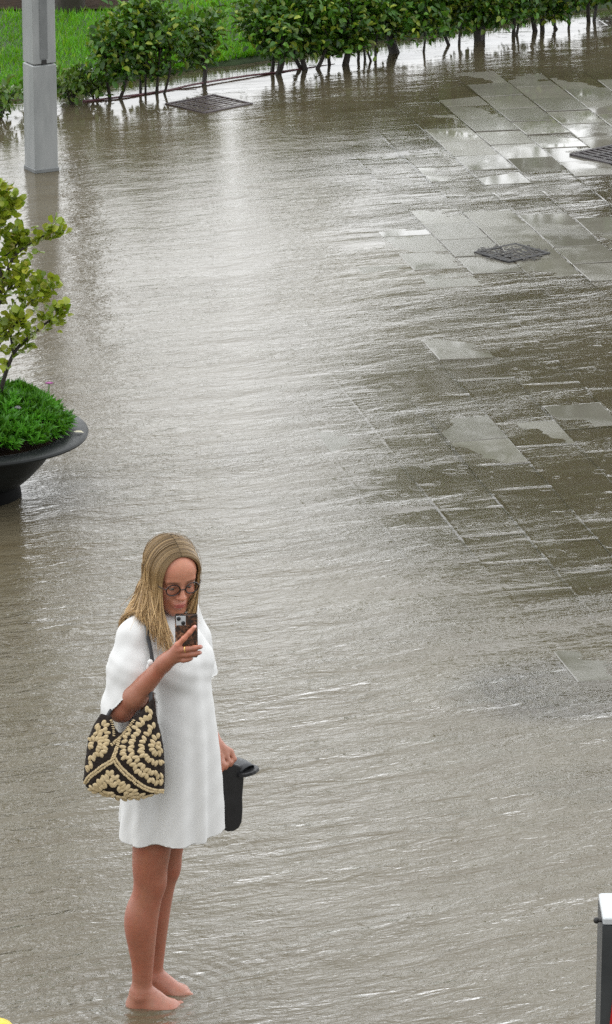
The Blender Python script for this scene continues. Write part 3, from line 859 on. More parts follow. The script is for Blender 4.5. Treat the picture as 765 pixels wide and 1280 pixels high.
m_yel = mat_surface('yellow_paint', (.62, .46, .02), (.70, .54, .03), 6, .4)
t = thing('yellow_bollard', (-1.01, 12.30, -.02), 'yellow round-topped bollard barely showing in the bottom left corner', 'bollard')
prof = [(.10, -.09), (.10, .10), (.085, .115), (.085, .165)]
MB().lathe(prof, (-1.01, 12.30, .045), 32).build('shaft', m_yel, t)
MB().lathe([(.085, .165), (.09, .185), (.085, .215), (.065, .243), (.035, .258), (.001, .263)], (-1.01, 12.30, .045), 32).build('cap', m_yel, t)


# ================================================================== the person
WX, WY = -.514, 13.13
W0 = np.array((WX, WY, 0.0))

# ---- head frame
C = np.array((.070, -.047, 1.562)); PHI, TH = R(66), R(16.5)
Fw = np.array((math.cos(PHI) * math.cos(TH), -math.sin(PHI) * math.cos(TH), -math.sin(TH)))
Up = np.array((math.cos(PHI) * math.sin(TH), -math.sin(PHI) * math.sin(TH), math.cos(TH)))
Lt = np.cross(Up, Fw)                                   # person's left
HM = np.stack([Lt, Fw, Up], 1)
def hp(s, f, u): return C + HM @ np.array((s, f, u))
yt = R(30)                                              # torso turn
Tf = np.array((math.cos(yt), -math.sin(yt), 0)); Tl = np.array((math.sin(yt), math.cos(yt), 0))
TM = np.stack([Tl, Tf, np.array((0, 0, 1.))], 1)

g = Grid((-.24, -.40, -.03), (.34, .31, 1.72), .0034)
# legs
def leg(dx, y0, y1):
    P = [(.008, y0, .86), (.006, y0, .74), (-.002, y0 * .97, .62), (-.012, y0 * .95, .52), (-.016, y1, .455), (-.027, y1, .39), (-.041, y1, .315), (-.044, y1, .23), (-.042, y1, .15), (-.045, y1, .065)]
    P = [(x + dx * min(1, .62 + .6 * z), y0 + (y1 - y0) * (.86 - z) / .795, z) for x, y, z in P]
    rr_ = [.068, .069, .066, .059, .0515, .0500, .0525, .0465, .0365, .0325]
    S = spline(np.array([p + (r,) for p, r in zip(P, rr_)]), 4)
    g.chain(S[:, :3], S[:, 3], .004)
    g.ell((P[6][0] - .014, P[6][1], .315), (.040, .046, .085), .03)
    g.ell((P[4][0] + .022, P[4][1] - .002, .462), (.030, .034, .045), .03)
leg(0, -.070, -.040); leg(.050, .070, .092)
# feet
def foot(ax, ay, yaw, side):
    M = rotz(yaw); a = np.array((ax, ay, -.027))
    q = lambda x, y, z: a + M @ (np.array((x, y, z)) * np.array((.90, .95, .95)))
    g.chain([q(0, 0, .075), q(-.022, 0, .030)], [.034, .031], .02)
    g.chain([q(0, 0, .070), q(.05, .004 * side, .048), q(.11, .006 * side, .024)], [.032, .028, .020], .03)
    g.chain([q(-.02, 0, .024), q(.06, -.012 * side, .020), q(.11, -.018 * side, .017)], [.028, .026, .020], .025)
    g.chain([q(.03, .016 * side, .024), q(.115, .026 * side, .018)], [.024, .020], .025)
    g.ell(q(.10, .004 * side, .018), (.034, .043, .019), .02, M)
    for i, (ty, tl, r) in enumerate(((.030, .162, .0135), (.011, .158, .0095), (-.005, .151, .009), (-.019, .143, .0085), (-.031, .133, .008))):
        g.chain([q(.11, ty * side * .9, .016), q(tl - .016, ty * side, .019), q(tl, ty * side * 1.03, .010)], [r * 1.05, r * 1.02, r], .004)
    g.ell(q(.002, .030 * side, .078), (.012, .010, .012), .012); g.ell(q(-.006, -.031 * side, .068), (.012, .010, .012), .012)
foot(-.048, -.040, R(-3), 1)
foot(-.014, .093, R(-5), -1)
# trunk of the body
g.ell((.038, 0, .90), (.105, .105, .13), .05)
g.ell((.045, .005, 1.08), (.085, .095, .17), .06)
g.ell((.028, .01, 1.27), (.115, .075, .13), .05, TM)
g.chain([(-.055, -.125, 1.365), (.018, .012, 1.40), (.10, .15, 1.36)], [.034, .055, .034], .04)
# arms
SR_, EL_, WR_ = np.array((-.060, -.128, 1.365)), np.array((-.096, -.190, 1.130)), np.array((.050, -.270, 1.322))
g.chain([SR_, SR_ * .5 + EL_ * .5, EL_], [.036, .042, .038], .02)
g.chain([EL_, EL_ * .68 + WR_ * .32 + (0, 0, -.004), WR_], [.038, .040, .0245], .02)
SL_, E2_, W2_ = np.array((.10, .15, 1.36)), np.array((.125, .20, 1.10)), np.array((.190, .155, .905))
g.chain([SL_, E2_], [.036, .038], .02); g.chain([E2_, E2_ * .65 + W2_ * .35, W2_], [.038, .037, .025], .02)
# right hand
KN = [np.array(p) for p in ((.098, -.3055, 1.400), (.098, -.309, 1.382), (.098, -.306, 1.364), (.095, -.299, 1.346))]
g.chain([WR_, (.064, -.278, 1.338)], [.0245, .025], .02)
for kpt, r in zip(KN, (.0115, .012, .0115, .0105)):
    g.cone((.060, -.276, 1.334), kpt, .017, r, .014)
tips = [[(.118, -.314, 1.424), (.137, -.316, 1.446), (.153, -.315, 1.465)],
        [(.127, -.3165, 1.388), (.151, -.317, 1.392), (.172, -.314, 1.395)],
        [(.126, -.314, 1.368), (.150, -.3155, 1.371), (.170, -.313, 1.375)],
        [(.115, -.308, 1.346), (.130, -.312, 1.350), (.142, -.311, 1.354)]]
for kpt, tp, r in zip(KN, tips, (.0092, .0096, .0091, .008)):
    g.chain([kpt] + [np.array(p) for p in tp], [r * 1.12, r, r * .92, r * .78], .005)
g.chain([(.062, -.270, 1.338), (.088, -.270, 1.372), (.108, -.281, 1.405), (.119, -.2845, 1.430)], [.018, .0125, .0105, .0085], .010)
# left hand, closed round the sandal straps
P0 = W2_; LH = np.array((-.022, .016, -.006))
g.cone(W2_, LH + (.232, .126, .885), .025, .024, .02)
for i in range(4):
    off = np.array((.016, .018, .004)) * (i - 1.5)
    kq = np.array((.256, .112, .850)) + off + LH
    g.cone(LH + (.232, .126, .885), kq, .018, .0115, .012)
    g.chain([kq, kq + (.012, -.012, -.022), kq + (-.002, -.026, -.036), kq + (-.020, -.022, -.028)], [.0105, .0095, .009, .0078], .004)
g.chain([LH + p for p in ((.230, .112, .888), (.236, .086, .862), (.244, .080, .838), (.250, .086, .822))], [.016, .012, .0105, .0085], .010)
# neck and head
g.chain([(.016, .022, 1.395), (.036, .006, 1.46), hp(0, -.02, -.04)], [.056, .050, .055], .03)
def he(s, f, u, r, k=.012, sub=False): g.ell(hp(s, f, u), r, k, HM, sub)
def hc(a, b, r1, r2, k=.01, sub=False): g.cone(hp(*a), hp(*b), r1, r2, k, sub)
he(0, -.008, .030, (.073, .094, .086)); he(0, .034, -.045, (.054, .052, .070), .025)
he(0, .050, .035, (.058, .042, .055), .03)
for s in (-1, 1):
    hc((s * .050, .006, -.055), (s * .016, .070, -.100), .020, .017, .03)
    he(s * .036, .058, -.032, (.024, .026, .024), .02)
    hc((s * .012, .086, .020), (s * .042, .076, .018), .010, .009, .012)
    he(s * .0755, -.008, -.010, (.009, .020, .032), .008)
he(0, .074, -.101, (.020, .016, .016), .02)
for s in (-1, 1):
    he(s * .031, .099, -.001, (.020, .017, .014), .014, True)
    he(s * .031, .075, .000, (.0155, .0125, .0125), .004)
    he(s * .031, .0785, .0035, (.0160, .0115, .0085), .003)
hc((0, .086, .012), (0, .108, -.030), .0085, .0095, .012); he(0, .108, -.034, (.011, .011, .009), .008)
for s in (-1, 1): he(s * .012, .098, -.036, (.008, .010, .007), .006)
he(0, .086, -.068, (.026, .012, .018), .014)
he(0, .0955, -.0655, (.021, .0075, .0055), .004); he(0, .0945, -.0755, (.018, .0085, .0065), .004)
hc((-.021, .095, -.0705), (.021, .095, -.0705), .0016, .0016, .003, True)
V, Q = g.mesh(); V = smooth_mesh(V, Q, 2, .5)
# paint: skin, lips, brows, scalp, nails
q = (V - C) @ HM
base = np.array((.38, .170, .108))
skin = np.tile(base, (len(V), 1))
skin *= (1 + .10 * (fbm(V[:, 0] * 22 + V[:, 2] * 17, V[:, 2] * 22 - V[:, 1] * 19, 3, 50) - .5))[:, None]
hd = (V[:, 2] > 1.40) & (np.abs(q[:, 0]) < .09)
def paint(mask, colr): 
    skin[:] = skin * (1 - mask[:, None]) + np.array(colr) * mask[:, None]
face = hd & (q[:, 1] > .03)
lips = face * np.exp(-((q[:, 0] / .021) ** 4 + ((q[:, 2] + .0705) / .0095) ** 4))
paint(np.clip(lips, 0, 1) * (q[:, 1] > .08), (.30, .085, .075))
for s in (-1, 1):
    paint(face * np.exp(-(((q[:, 0] - s * .030) / .018) ** 4 + ((q[:, 2] - .0195 + .10 * (np.abs(q[:, 0]) - .03)) / .0042) ** 4)) * .75, (.085, .05, .03))
    paint(face * np.exp(-(((q[:, 0] - s * .031) / .0155) ** 4 + ((q[:, 2] + .0045) / .0026) ** 4)) * .9, (.05, .03, .025))
    paint(face * np.exp(-(((q[:, 0] - s * .034) / .020) ** 2 + ((q[:, 2] + .030) / .016) ** 2)) * .25, (.42, .15, .11))
scalp = hd & ((q[:, 2] > .070 - .25 * np.maximum(0, -q[:, 1] + .05)) & (q[:, 1] < .050 + .10 * np.abs(q[:, 0])) & (np.abs(q[:, 0]) > .0045)) & (q[:, 2] > .02 - .6 * np.maximum(0, .04 - q[:, 1]))
paint(scalp.astype(float), (.15, .095, .05))
for tp in tips:
    e = np.array(tp[2]); d0 = unit(np.array(tp[2]) - np.array(tp[1])); e = e + d0 * .004 + np.array((0, -.006, 0))
    paint(np.exp(-(np.linalg.norm((V - e), axis=1) / .0055) ** 4), (.55, .36, .32))
feetm = (V[:, 2] < .05).astype(float) * .35
paint(feetm, (.48, .28, .20))
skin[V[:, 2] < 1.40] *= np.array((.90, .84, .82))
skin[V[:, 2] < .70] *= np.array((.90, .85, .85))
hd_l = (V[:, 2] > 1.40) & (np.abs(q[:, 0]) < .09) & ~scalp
skin[hd_l] *= 1.35  # light painted into the head colour, offsetting shade on the downturned face

m, nt, out = newmat('wet_skin')
at = nd(nt, 'ShaderNodeAttribute', attribute_name='Col')
cc_ = mixc(nt, .30, at.outputs['Color'], ramp(nt, noise(nt, objco(nt), 60, 4, .6), [(.3, .75), (.7, 1.2)]), 'MULTIPLY')
bp = nd(nt, 'ShaderNodeBump', {'Height': noise(nt, objco(nt), 110, 3), 'Strength': .30, 'Distance': .001})
cc_ = mixc(nt, ramp(nt, noise(nt, objco(nt), 11, 4, .6, .6), [(.40, 0.), (.68, .5)]), cc_, mixc(nt, 1.0, cc_, (1.12, .74, .70), 'MULTIPLY'))
b = nd(nt, 'ShaderNodeBsdfPrincipled', {'Base Color': cc_, 'Roughness': M_(nt, 'ADD', .27, M_(nt, 'MULTIPLY', noise(nt, objco(nt), 38, 3), .25)), 'Specular IOR Level': .5, 'Subsurface Weight': .12, 'Subsurface Radius': (.012, .005, .003), 'Subsurface Scale': .5, 'Normal': bp.outputs[0]})
nt.links.new(b.outputs[0], out.inputs[0]); m_skin = m

per = thing('person', (WX, WY, -.02), 'barefoot person in a white dress raising a phone while standing in the flood water', 'person')
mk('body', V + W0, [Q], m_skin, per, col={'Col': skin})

# eyes
m_eye = mat_surface('eye_white', (.36, .33, .30), (.40, .37, .34), 20, .15)
m_iris = mat_surface('iris', (.03, .035, .04), (.05, .055, .06), 80, .1)
for s in (-1, 1):
    mb = MB(); mb.ell(hp(s * .031, .0768, -.0040) + W0, (.0118, .0112, .0088), HM, 14, 10)
    eo = mb.build('eye', m_eye, per)
    MB().ell(hp(s * .0295 + .001, .0862, -.0072) + W0, (.0054, .0026, .0042), HM, 12, 8).build('iris', m_iris, eo)

# ---- dress
dg = Grid((-.24, -.33, .56), (.34, .30, 1.47), .0055)
ZT = [.55, .62, .80, .95, 1.10, 1.25, 1.33, 1.40, 1.44]
CX = [.047, .047, .054, .059, .056, .045, .032, .022, .018]
AX = [.171, .169, .161, .152, .144, .140, .128, .085, .05]
BX = [.180, .176, .164, .152, .146, .146, .150, .115, .07]
def dress_body(x, y, z):
    cx = np.interp(z, ZT, CX).astype(np.float32); a = np.interp(z, ZT, AX).astype(np.float32); b = np.interp(z, ZT, BX).astype(np.float32)
    th = np.arctan2(y / b, (x - cx) / a)
    A = sstep(1.22, .62, z) * .0125 + .0015
    fold = np.sin(5 * th + .6 + 1.2 * (1.2 - z)) * .8 + np.sin(9 * th + 2.1 - .9 * (1.2 - z)) * .65 + np.sin(14 * th - .7) * .30 + np.sin(3 * th + 2) * .5
    rr_ = np.sqrt(((x - cx) / a) ** 2 + (y / b) ** 2)
    d = (rr_ - 1) * np.minimum(a, b) - A * fold
    d = np.maximum(d, z - 1.425)
    return d.astype(np.float32)
dg.op((-.24, -.33, .56), (.34, .30, 1.44), dress_body, .02)
# shoulders, bust
dg.chain([(-.055, -.125, 1.362), (.018, .012, 1.398), (.098, .146, 1.357)], [.051, .066, .052], .03)
ct = np.array((.022, .012, 1.245))
for s in (-1, 1): dg.ell(ct + Tf * .098 + Tl * s * .072 + (0, 0, -.01), (.062, .058, .058), .05)
# sleeves
SAx = [np.array((-.058, -.126, 1.368)), np.array((-.074, -.155, 1.26)), np.array((-.086, -.172, 1.10)), np.array((-.092, -.180, .98))]
gridax = [dg.lo[k] + dg.h * np.arange(dg.n[k]) for k in range(3)]
X_, Y_, Z_ = gridax[0][:, None, None], gridax[1][None, :, None], gridax[2][None, None, :]
def clone(F=None):
    q_ = Grid(dg.lo, dg.lo + dg.h, dg.h); q_.n = dg.n; q_.F = np.ones(dg.n, np.float32) if F is None else F.astype(np.float32); return q_
def smin(a, b, k):
    hh = np.maximum(k - np.abs(a - b), 0) / k; return np.minimum(a, b) - hh * hh * k * .25
def sleeve(P, r, amp):
    sub = clone(); sub.chain(P, r, .03)
    wr = .0007 * np.sin(Z_ * 62 + X_ * 45 - Y_ * 20) + .0010 * np.sin(Z_ * 33 - X_ * 70) + amp * np.sin(np.arctan2(Y_ - P[1][1], X_ - P[1][0]) * 4 + 1 + Z_ * 5) * sstep(1.36, 1.12, Z_)
    sub.F = (sub.F + wr).astype(np.float32); return sub
SAx = [np.array(p) for p in ((-.056, -.124, 1.366), (-.062, -.148, 1.26), (-.068, -.165, 1.12), (-.072, -.175, .96))]
LAx = [np.array(p) for p in ((.096, .142, 1.357), (.122, .142, 1.25), (.148, .140, 1.05))]
SFR = sleeve(SAx, [.053, .076, .089, .098], .0); SFL = sleeve(LAx, [.060, .071, .088], .002)
dg.cone((.014, .026, 1.36), (.036, .0, 1.52), .064, .070, .006, True)
bodyF = clone(dg.F)
nR = unit(np.array((.73, -.02, -.68))); pR = np.array((-.075, -.17, 1.198))
def planeR(x, y, z): return nR[0] * (x - pR[0]) + nR[1] * (y - pR[1]) + nR[2] * (z - pR[2])
zL = 1.145
crump = .0008 * np.sin(X_ * 60 + Z_ * 95 + 2.0 * np.sin(Z_ * 21 + Y_ * 9)) * sstep(.9, 1.2, Z_) + .0007 * np.sin(Z_ * 60 - X_ * 110 + Y_ * 40)
full = smin(smin(bodyF.F, SFR.F, .022), SFL.F, .022) + crump
clipF = smin(smin(bodyF.F, np.maximum(SFR.F, planeR(X_, Y_, Z_)), .02), np.maximum(SFL.F, zL - Z_), .02)
DF = clone(clipF); dg.F = full.astype(np.float32)
V, Q = dg.mesh(); V = smooth_mesh(V, Q, 2, .5)
def hemz(V): return 0.638 + .008 * np.sin(V[:, 0] * 16 + 1) + .06 * V[:, 1]
out_ = np.zeros(len(V), bool)
bS = bodyF.sample(V)
hv = V[:, 2] - hemz(V)
isR = (SFR.sample(V) < .006) & (bS > .030); vR = planeR(V[:, 0], V[:, 1], V[:, 2])
isL = (SFL.sample(V) < .006) & (bS > .010); vL = zL - V[:, 2]
mR = isR & (vR > 0); mL = isL & (vL > 0); mH = hv < 0
o_all = mR | mL | mH
Q = Q[~o_all[Q].all(1)]
V[mR] -= np.clip(vR[mR], 0, .012)[:, None] * nR
V[mL, 2] += np.clip(vL[mL], 0, .012); V[mH, 2] -= np.clip(hv[mH], -.012, 0)
V, Q = drop_faces(V, Q, np.ones(len(V), bool))
m, nt, out = newmat('white_cotton')
co = objco(nt)
sz = nd(nt, 'ShaderNodeSeparateXYZ', {0: co}).outputs[2]
seam = ramp(nt, M_(nt, 'SUBTRACT', sz, .625), [(.0, 1.), (.020, 1.), (.024, .80), (.028, 1.), (1., 1.)])
cw = mixc(nt, noise(nt, co, 9, 4, .6), (.64, .64, .632), (.70, .70, .69))
wv = noise(nt, nd(nt, 'ShaderNodeMapping', {'Vector': co, 'Scale': (1, 1, .35)}).outputs[0], 26, 3, .55, .7)
bp = nd(nt, 'ShaderNodeBump', {'Height': wv, 'Strength': .25, 'Distance': .006})
bp2 = nd(nt, 'ShaderNodeBump', {'Height': noise(nt, co, 420, 2), 'Strength': .0, 'Distance': .0005, 'Normal': bp.outputs[0]})
b = nd(nt, 'ShaderNodeBsdfPrincipled', {'Base Color': mixc(nt, 1.0, cw, seam, 'MULTIPLY'), 'Roughness': .85, 'Specular IOR Level': .2, 'Sheen Weight': .0, 'Normal': bp2.outputs[0]})
nt.links.new(b.outputs[0], out.inputs[0]); m_dress = m
dr = mk('dress', V + W0, [Q], m_dress, per)
sm = dr.modifiers.new('solid', 'SOLIDIFY'); sm.thickness = .0022; sm.offset = -1

# ---- hair: strands from the parting, over the skull, then hanging
m, nt, out = newmat('blond_hair')
at = nd(nt, 'ShaderNodeAttribute', attribute_name='Col')
isl = nd(nt, 'ShaderNodeNewGeometry').outputs['Random Per Island']
hc1 = ramp(nt, isl, [(0, (.17, .105, .046)), (.3, (.27, .17, .076)), (.6, (.40, .262, .118)), (.85, (.52, .36, .175)), (1, (.31, .20, .092))])
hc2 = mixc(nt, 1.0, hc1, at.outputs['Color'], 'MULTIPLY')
b = nd(nt, 'ShaderNodeBsdfPrincipled', {'Base Color': hc2, 'Roughness': .38, 'Specular IOR Level': .45})
nt.links.new(b.outputs[0], out.inputs[0]); m_hair = m
strand_V = []; strand_F = []; strand_C = []; nb = 0
def add_strand(path, rad):
    global nb
    n_ = 4
    V, F = tube(path, rad, n_, False)
    strand_V.append(V); strand_F.append(np.array(F) + nb); nb += len(V)
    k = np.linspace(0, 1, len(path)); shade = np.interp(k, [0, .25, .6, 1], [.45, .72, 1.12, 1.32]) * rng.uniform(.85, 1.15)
    strand_C.append(np.repeat(shade, n_))
SKC = np.array((0, -.008, .030)); SKR = np.array((.079, .100, .093))
def settle(p, off):
    p = np.array(p)
    for _ in range(4):
        d = g.sample(p); e = g.h
        G = unit(np.stack([g.sample(p + np.eye(3)[i] * e) - g.sample(p - np.eye(3)[i] * e) for i in range(3)], 1))
        p = p + G * np.clip(off - d, -.015, .015)[:, None] * .9
    return p
def hair_strand(side, f0, end, spread, rad0, lift=0.0):
    # from the parting over the side of the skull (head frame), then down to `end`
    p = []
    n1 = 12
    fr_ = (f0 + .10) / .18                                     # 1 at the hairline, 0 at the crown
    for i in range(n1):
        a = R(96) * i / (n1 - 1)
        f = f0 + ((.020 if side < 0 else .004) * (fr_ - .3) * math.sin(a) ** 2 if fr_ > .3 else -.02 * math.sin(a))
        e = max(0, 1 - (abs(f + .008) / .112) ** 4) ** .5
        p.append(hp(side * (.0012 + .0735 * e * math.sin(a)), f, .026 + .086 * e * math.cos(a)))
    off = .0035 + lift * .12 + .006 * np.sin(np.linspace(0, 1.57, n1)) + .002 * rng.random()
    p = settle(p, off)
    p = np.array(p)
    e0 = p[-1]; d0 = unit(p[-1] - p[-2])
    en = end + rng.normal(size=3) * spread
    m_ = 16; tt = np.linspace(0, 1, m_)[1:, None]
    ln_ = np.linalg.norm(en - e0)
    T0 = (d0 * .25 + np.array((0, 0, -1.))) * ln_ * 1.3; T1 = unit((en - e0) * np.array((1.5, 1.5, .9))) * ln_ * 1.0
    h = (2 * tt ** 3 - 3 * tt ** 2 + 1) * e0 + (tt ** 3 - 2 * tt ** 2 + tt) * T0 + (-2 * tt ** 3 + 3 * tt ** 2) * en + (tt ** 3 - tt ** 2) * T1
    ph = rng.uniform(0, 6.28); amp_ = rng.uniform(.001, .004)
    h += np.sin(tt * 7 + ph) * amp_ * np.array((1, .6, 0)) * tt
    p = np.vstack([p, h])
    p[n1 - 2:] = DF.pushout(p[n1 - 2:], .006 + .014 * rng.random(), 4)
    add_strand(p, np.interp(np.linspace(0, 1, len(p)), [0, .2, .8, 1], [rad0 * .9, rad0, rad0 * .8, rad0 * .25]))
# right side (towards the left of the picture): a long fall over the shoulder and a lock in front of the chest
ends_r = [(.072, -.205, 1.345, .10), (.045, -.19, 1.37, .10), (.015, -.17, 1.40, .15), (-.035, -.13, 1.40, .20), (-.066, -.08, 1.390, .20), (-.088, -.035, 1.372, .10), (-.07, .03, 1.36, .10)]
pr = np.array([e[3] for e in ends_r]); pr /= pr.sum()
for i in range(1700):
    f0 = -.095 + .160 * rng.random() ** .85
    fr_ = (f0 + .095) / .160
    # strands that start in front end in front
    k = np.clip(int(round((1 - fr_) * 6.2 + rng.normal() * .9)), 0, 6)
    hair_strand(-1, f0, np.array(ends_r[k][:3]), np.array((.0075, .0085, .018)), rng.uniform(.0009, .0017), rng.uniform(-.01, .035))
ends_l = [(.128, -.075, 1.425), (.135, -.03, 1.415), (.13, .02, 1.39), (.10, .07, 1.38), (.05, .09, 1.36)]
for i in range(1000):
    f0 = -.095 + .160 * rng.random() ** .85; fr_ = (f0 + .095) / .160
    k = np.clip(int(round((1 - fr_) * 4.2 + .2 + rng.normal() * .5)), 0, 4)
    hair_strand(1, f0, np.array(ends_l[k]), np.array((.006, .010, .02)), rng.uniform(.0009, .0016), rng.uniform(-.015, .02))
for i in range(70):                                            # loose flyaway strands
    sd_ = -1 if rng.random() < .65 else 1
    hair_strand(sd_, rng.uniform(-.09, .066), np.array((ends_r if sd_ < 0 else ends_l)[int(rng.integers(0, 5))][:3]), np.array((.022, .02, .04)), .0006, rng.uniform(.03, .09))
for i in range(420):                                           # back of the head
    a = rng.uniform(-1, 1)
    p = []
    for t_ in np.linspace(R(20), R(120), 11):
        s_ = SKR[0] * math.sin(a * 1.2) * math.sin(t_); f = SKC[1] - SKR[1] * math.cos(a * 1.2) * math.sin(t_) * 1.04
        p.append(hp(s_, f, SKC[2] + SKR[2] * math.cos(t_) * 1.03))
    p = np.array(p); e0 = p[-1]
    en = np.array((.0 + .04 * a, .065 + .03 * a, 1.375)) + rng.normal(size=3) * (.014, .014, .02)
    tt = np.linspace(0, 1, 12)[1:, None]
    h = e0 * (1 - tt) + en * tt + np.array((-.02, .015, 0)) * np.sin(tt * 3.14)
    p = np.vstack([p, h]); p[9:] = DF.pushout(p[9:], .006 + .01 * rng.random(), 4)
    add_strand(p, np.interp(np.linspace(0, 1, len(p)), [0, .2, .8, 1], [.001, .002, .0018, .0006]))
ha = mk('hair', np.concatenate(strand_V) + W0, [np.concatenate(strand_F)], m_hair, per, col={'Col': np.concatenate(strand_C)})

# ---- glasses
m_frame = mat_surface('glasses_frame', (.012, .006, .005), (.028, .011, .010), 60, .3)
m, nt, out = newmat('lens_glass')
gls = nd(nt, 'ShaderNodeBsdfGlossy', {'Roughness': .02, 'Color': (1, 1, 1)}); trn = nd(nt, 'ShaderNodeBsdfTransparent', {'Color': (.985, .99, .99)})
ms = nd(nt, 'ShaderNodeMixShader', {0: M_(nt, 'MULTIPLY', nd(nt, 'ShaderNodeFresnel', {'IOR': 1.5}).outputs[0], .35), 1: trn.outputs[0], 2: gls.outputs[0]})
nt.links.new(ms.outputs[0], out.inputs[0]); m_lens = m
mb = MB()
for s in (-1, 1):
    ths = np.linspace(0, 2 * np.pi, 29)
    mb.tube([hp(s * .0335 + .0235 * math.cos(a), .1045 - .10 * abs(s * .0335 + .0235 * math.cos(a)) , -.001 + .0205 * math.sin(a)) + W0 for a in ths], .0024, 6, False)
    mb.tube([hp(s * .056, .0985, .002) + W0, hp(s * .074, .080, .004) + W0, hp(s * .081, .01, .004) + W0, hp(s * .080, -.02, -.006) + W0], .0017, 6)
mb.tube(spline([hp(-.011, .1035, -.002) + W0, hp(0, .1065, .001) + W0, hp(.011, .1035, -.002) + W0], 4), .0018, 6)
go = mb.build('glasses', m_frame, per)
for s in (-1, 1):
    ths = np.linspace(0, 2 * np.pi, 28, endpoint=False)
    Vl = [hp(s * .0335, .1045 - .1 * .0335 + .001, -.001) + W0] + [hp(s * .0335 + .0228 * math.cos(a), .1045 - .10 * abs(s * .0335 + .0228 * math.cos(a)), -.001 + .0198 * math.sin(a)) + W0 for a in ths]
    mk('lens', Vl, [(0, 1 + i, 1 + (i + 1) % 28) for i in range(28)], m_lens, go)

# ---- ring on the middle finger
m_gold = mat_surface('gold', (.75, .50, .16), (.8, .55, .2), 30, .22, metal=1.0)
ax_ = unit(np.array(tips[1][0]) - KN[1]); rc = KN[1] * .15 + np.array(tips[1][0]) * .85
e1 = unit(np.cross(ax_, (0, 0, 1.))); e2 = np.cross(ax_, e1)
MB().tube([rc + (e1 * math.cos(a) + e2 * math.sin(a)) * .0112 + W0 for a in np.linspace(0, 2 * np.pi, 25)], .0017, 6, False).build('ring', m_gold, per)

# ---- phone
m, nt, out = newmat('tortoise_case')
vo = noise(nt, objco(nt), 55, 3, .6, 1.5)
c = ramp(nt, vo, [(.38, (.012, .008, .006)), (.50, (.045, .02, .010)), (.60, (.16, .07, .035)), (.72, (.30, .17, .10))])
b = nd(nt, 'ShaderNodeBsdfPrincipled', {'Base Color': c, 'Roughness': .22, 'Specular IOR Level': .5}); nt.links.new(b.outputs[0], out.inputs[0]); m_case = m
m_screen = mat_surface('phone_glass', (.008, .008, .01), (.012, .012, .014), 8, .06)
m_cam = mat_surface('camera_plate', (.42, .43, .44), (.48, .49, .5), 20, .25)
pcx = np.array((.1255, -.300, 1.429))
pM = rotz(R(4)) @ np.array(Matrix.Rotation(R(-3), 3, 'X'))
ph_ = thing('phone', W0 + pcx + (0, 0, -.073), 'smartphone in a dark tortoiseshell case held up in the raised hand', 'phone')
MB().box(W0 + pcx, (.0735, .0105, .148), pM, .004).build('case', m_case, ph_)
MB().box(W0 + pcx + pM @ np.array((0, .0060, 0)), (.067, .0012, .141), pM, .0004).build('screen', m_screen, ph_, smooth=False)
cp = MB().box(W0 + pcx + pM @ np.array((-.0175, -.0062, .0525)), (.031, .003, .032), pM, .0012).build('camera_plate', m_cam, ph_)
for dx, dz in ((-.0075, .0075), (.0075, -.0075)):
    MB().lathe([(0.0, .002), (.0062, .002), (.0068, .0), (.0068, -.001)], (0, 0, 0), 20)
    mbl = MB(); L_ = []
    prof = [(.0, .0022), (.0058, .0022), (.0068, .0012), (.0068, -.001)]
    tmp = MB().lathe(prof, (0, 0, 0), 20)
    Vt = np.concatenate(tmp.V); Vt = np.stack([Vt[:, 0], -Vt[:, 2], Vt[:, 1]], 1)
    mk('lens', Vt @ pM.T + W0 + pcx + pM @ np.array((-.0175 + dx, -.0080, .0525 + dz)), tmp.F, m_screen, cp)

# ---- crochet shoulder bag
def bagxz(cxp, cyp):                                            # picture-plane sketch of the bag -> metres beside the person
    px, py = 95 + cxp / 6.375, 850 + cyp / 6.375
    return np.array((-.0575 + (px - 165) * .002635, 1.008 - (py - 935) * .00272))
outl = np.array([bagxz(*p) for p in [(205, 215), (150, 300), (105, 410), (88, 520), (72, 640), (58, 760), (80, 812), (150, 850), (250, 885), (350, 905), (430, 912), (530, 895), (620, 870), (695, 835), (700, 700), (695, 500), (675, 380), (650, 280), (620, 90), (560, 150), (470, 250), (400, 340), (350, 385), (310, 330), (285, 240)]])
def inside_dist(PX, PZ):
    d = np.full(PX.shape, 1e9); ins = np.zeros(PX.shape, bool); n_ = len(outl)
    for i in range(n_):
        a, b = outl[i], outl[(i + 1) % n_]; e = b - a
        t = np.clip(((PX - a[0]) * e[0] + (PZ - a[1]) * e[1]) / (e @ e), 0, 1)
        d = np.minimum(d, np.hypot(PX - a[0] - t * e[0], PZ - a[1] - t * e[1]))
        cond = ((a[1] > PZ) != (b[1] > PZ)) & (PX < (b[0] - a[0]) * (PZ - a[1]) / (b[1] - a[1] + 1e-12) + a[0])
        ins ^= cond
    return np.where(ins, d, -d)
BY = -.275
def bulge(d, z):
    t = np.clip(d / .075, 0, 1); full = .052 * (.45 + .55 * sstep(1.17, .98, z))
    return full * np.sqrt(np.maximum(1 - (1 - t) ** 2, 0)) + .0025
bgr = Grid((-.27, BY - .09, .82), (.09, BY + .09, 1.22), .0045)
BX_ = (bgr.lo[0] + bgr.h * np.arange(bgr.n[0])); BZ_ = (bgr.lo[2] + bgr.h * np.arange(bgr.n[2]))
PXg, PZg = np.meshgrid(BX_, BZ_, indexing='ij'); dd = inside_dist(PXg, PZg)
yy = (bgr.lo[1] + bgr.h * np.arange(bgr.n[1]))
bgr.F = np.maximum(np.abs(yy[None, :, None] - BY) - bulge(dd, PZg)[:, None, :], -(dd[:, None, :] + .003)).astype(np.float32)
V, Q = bgr.mesh(); V = smooth_mesh(V, Q, 3, .5)
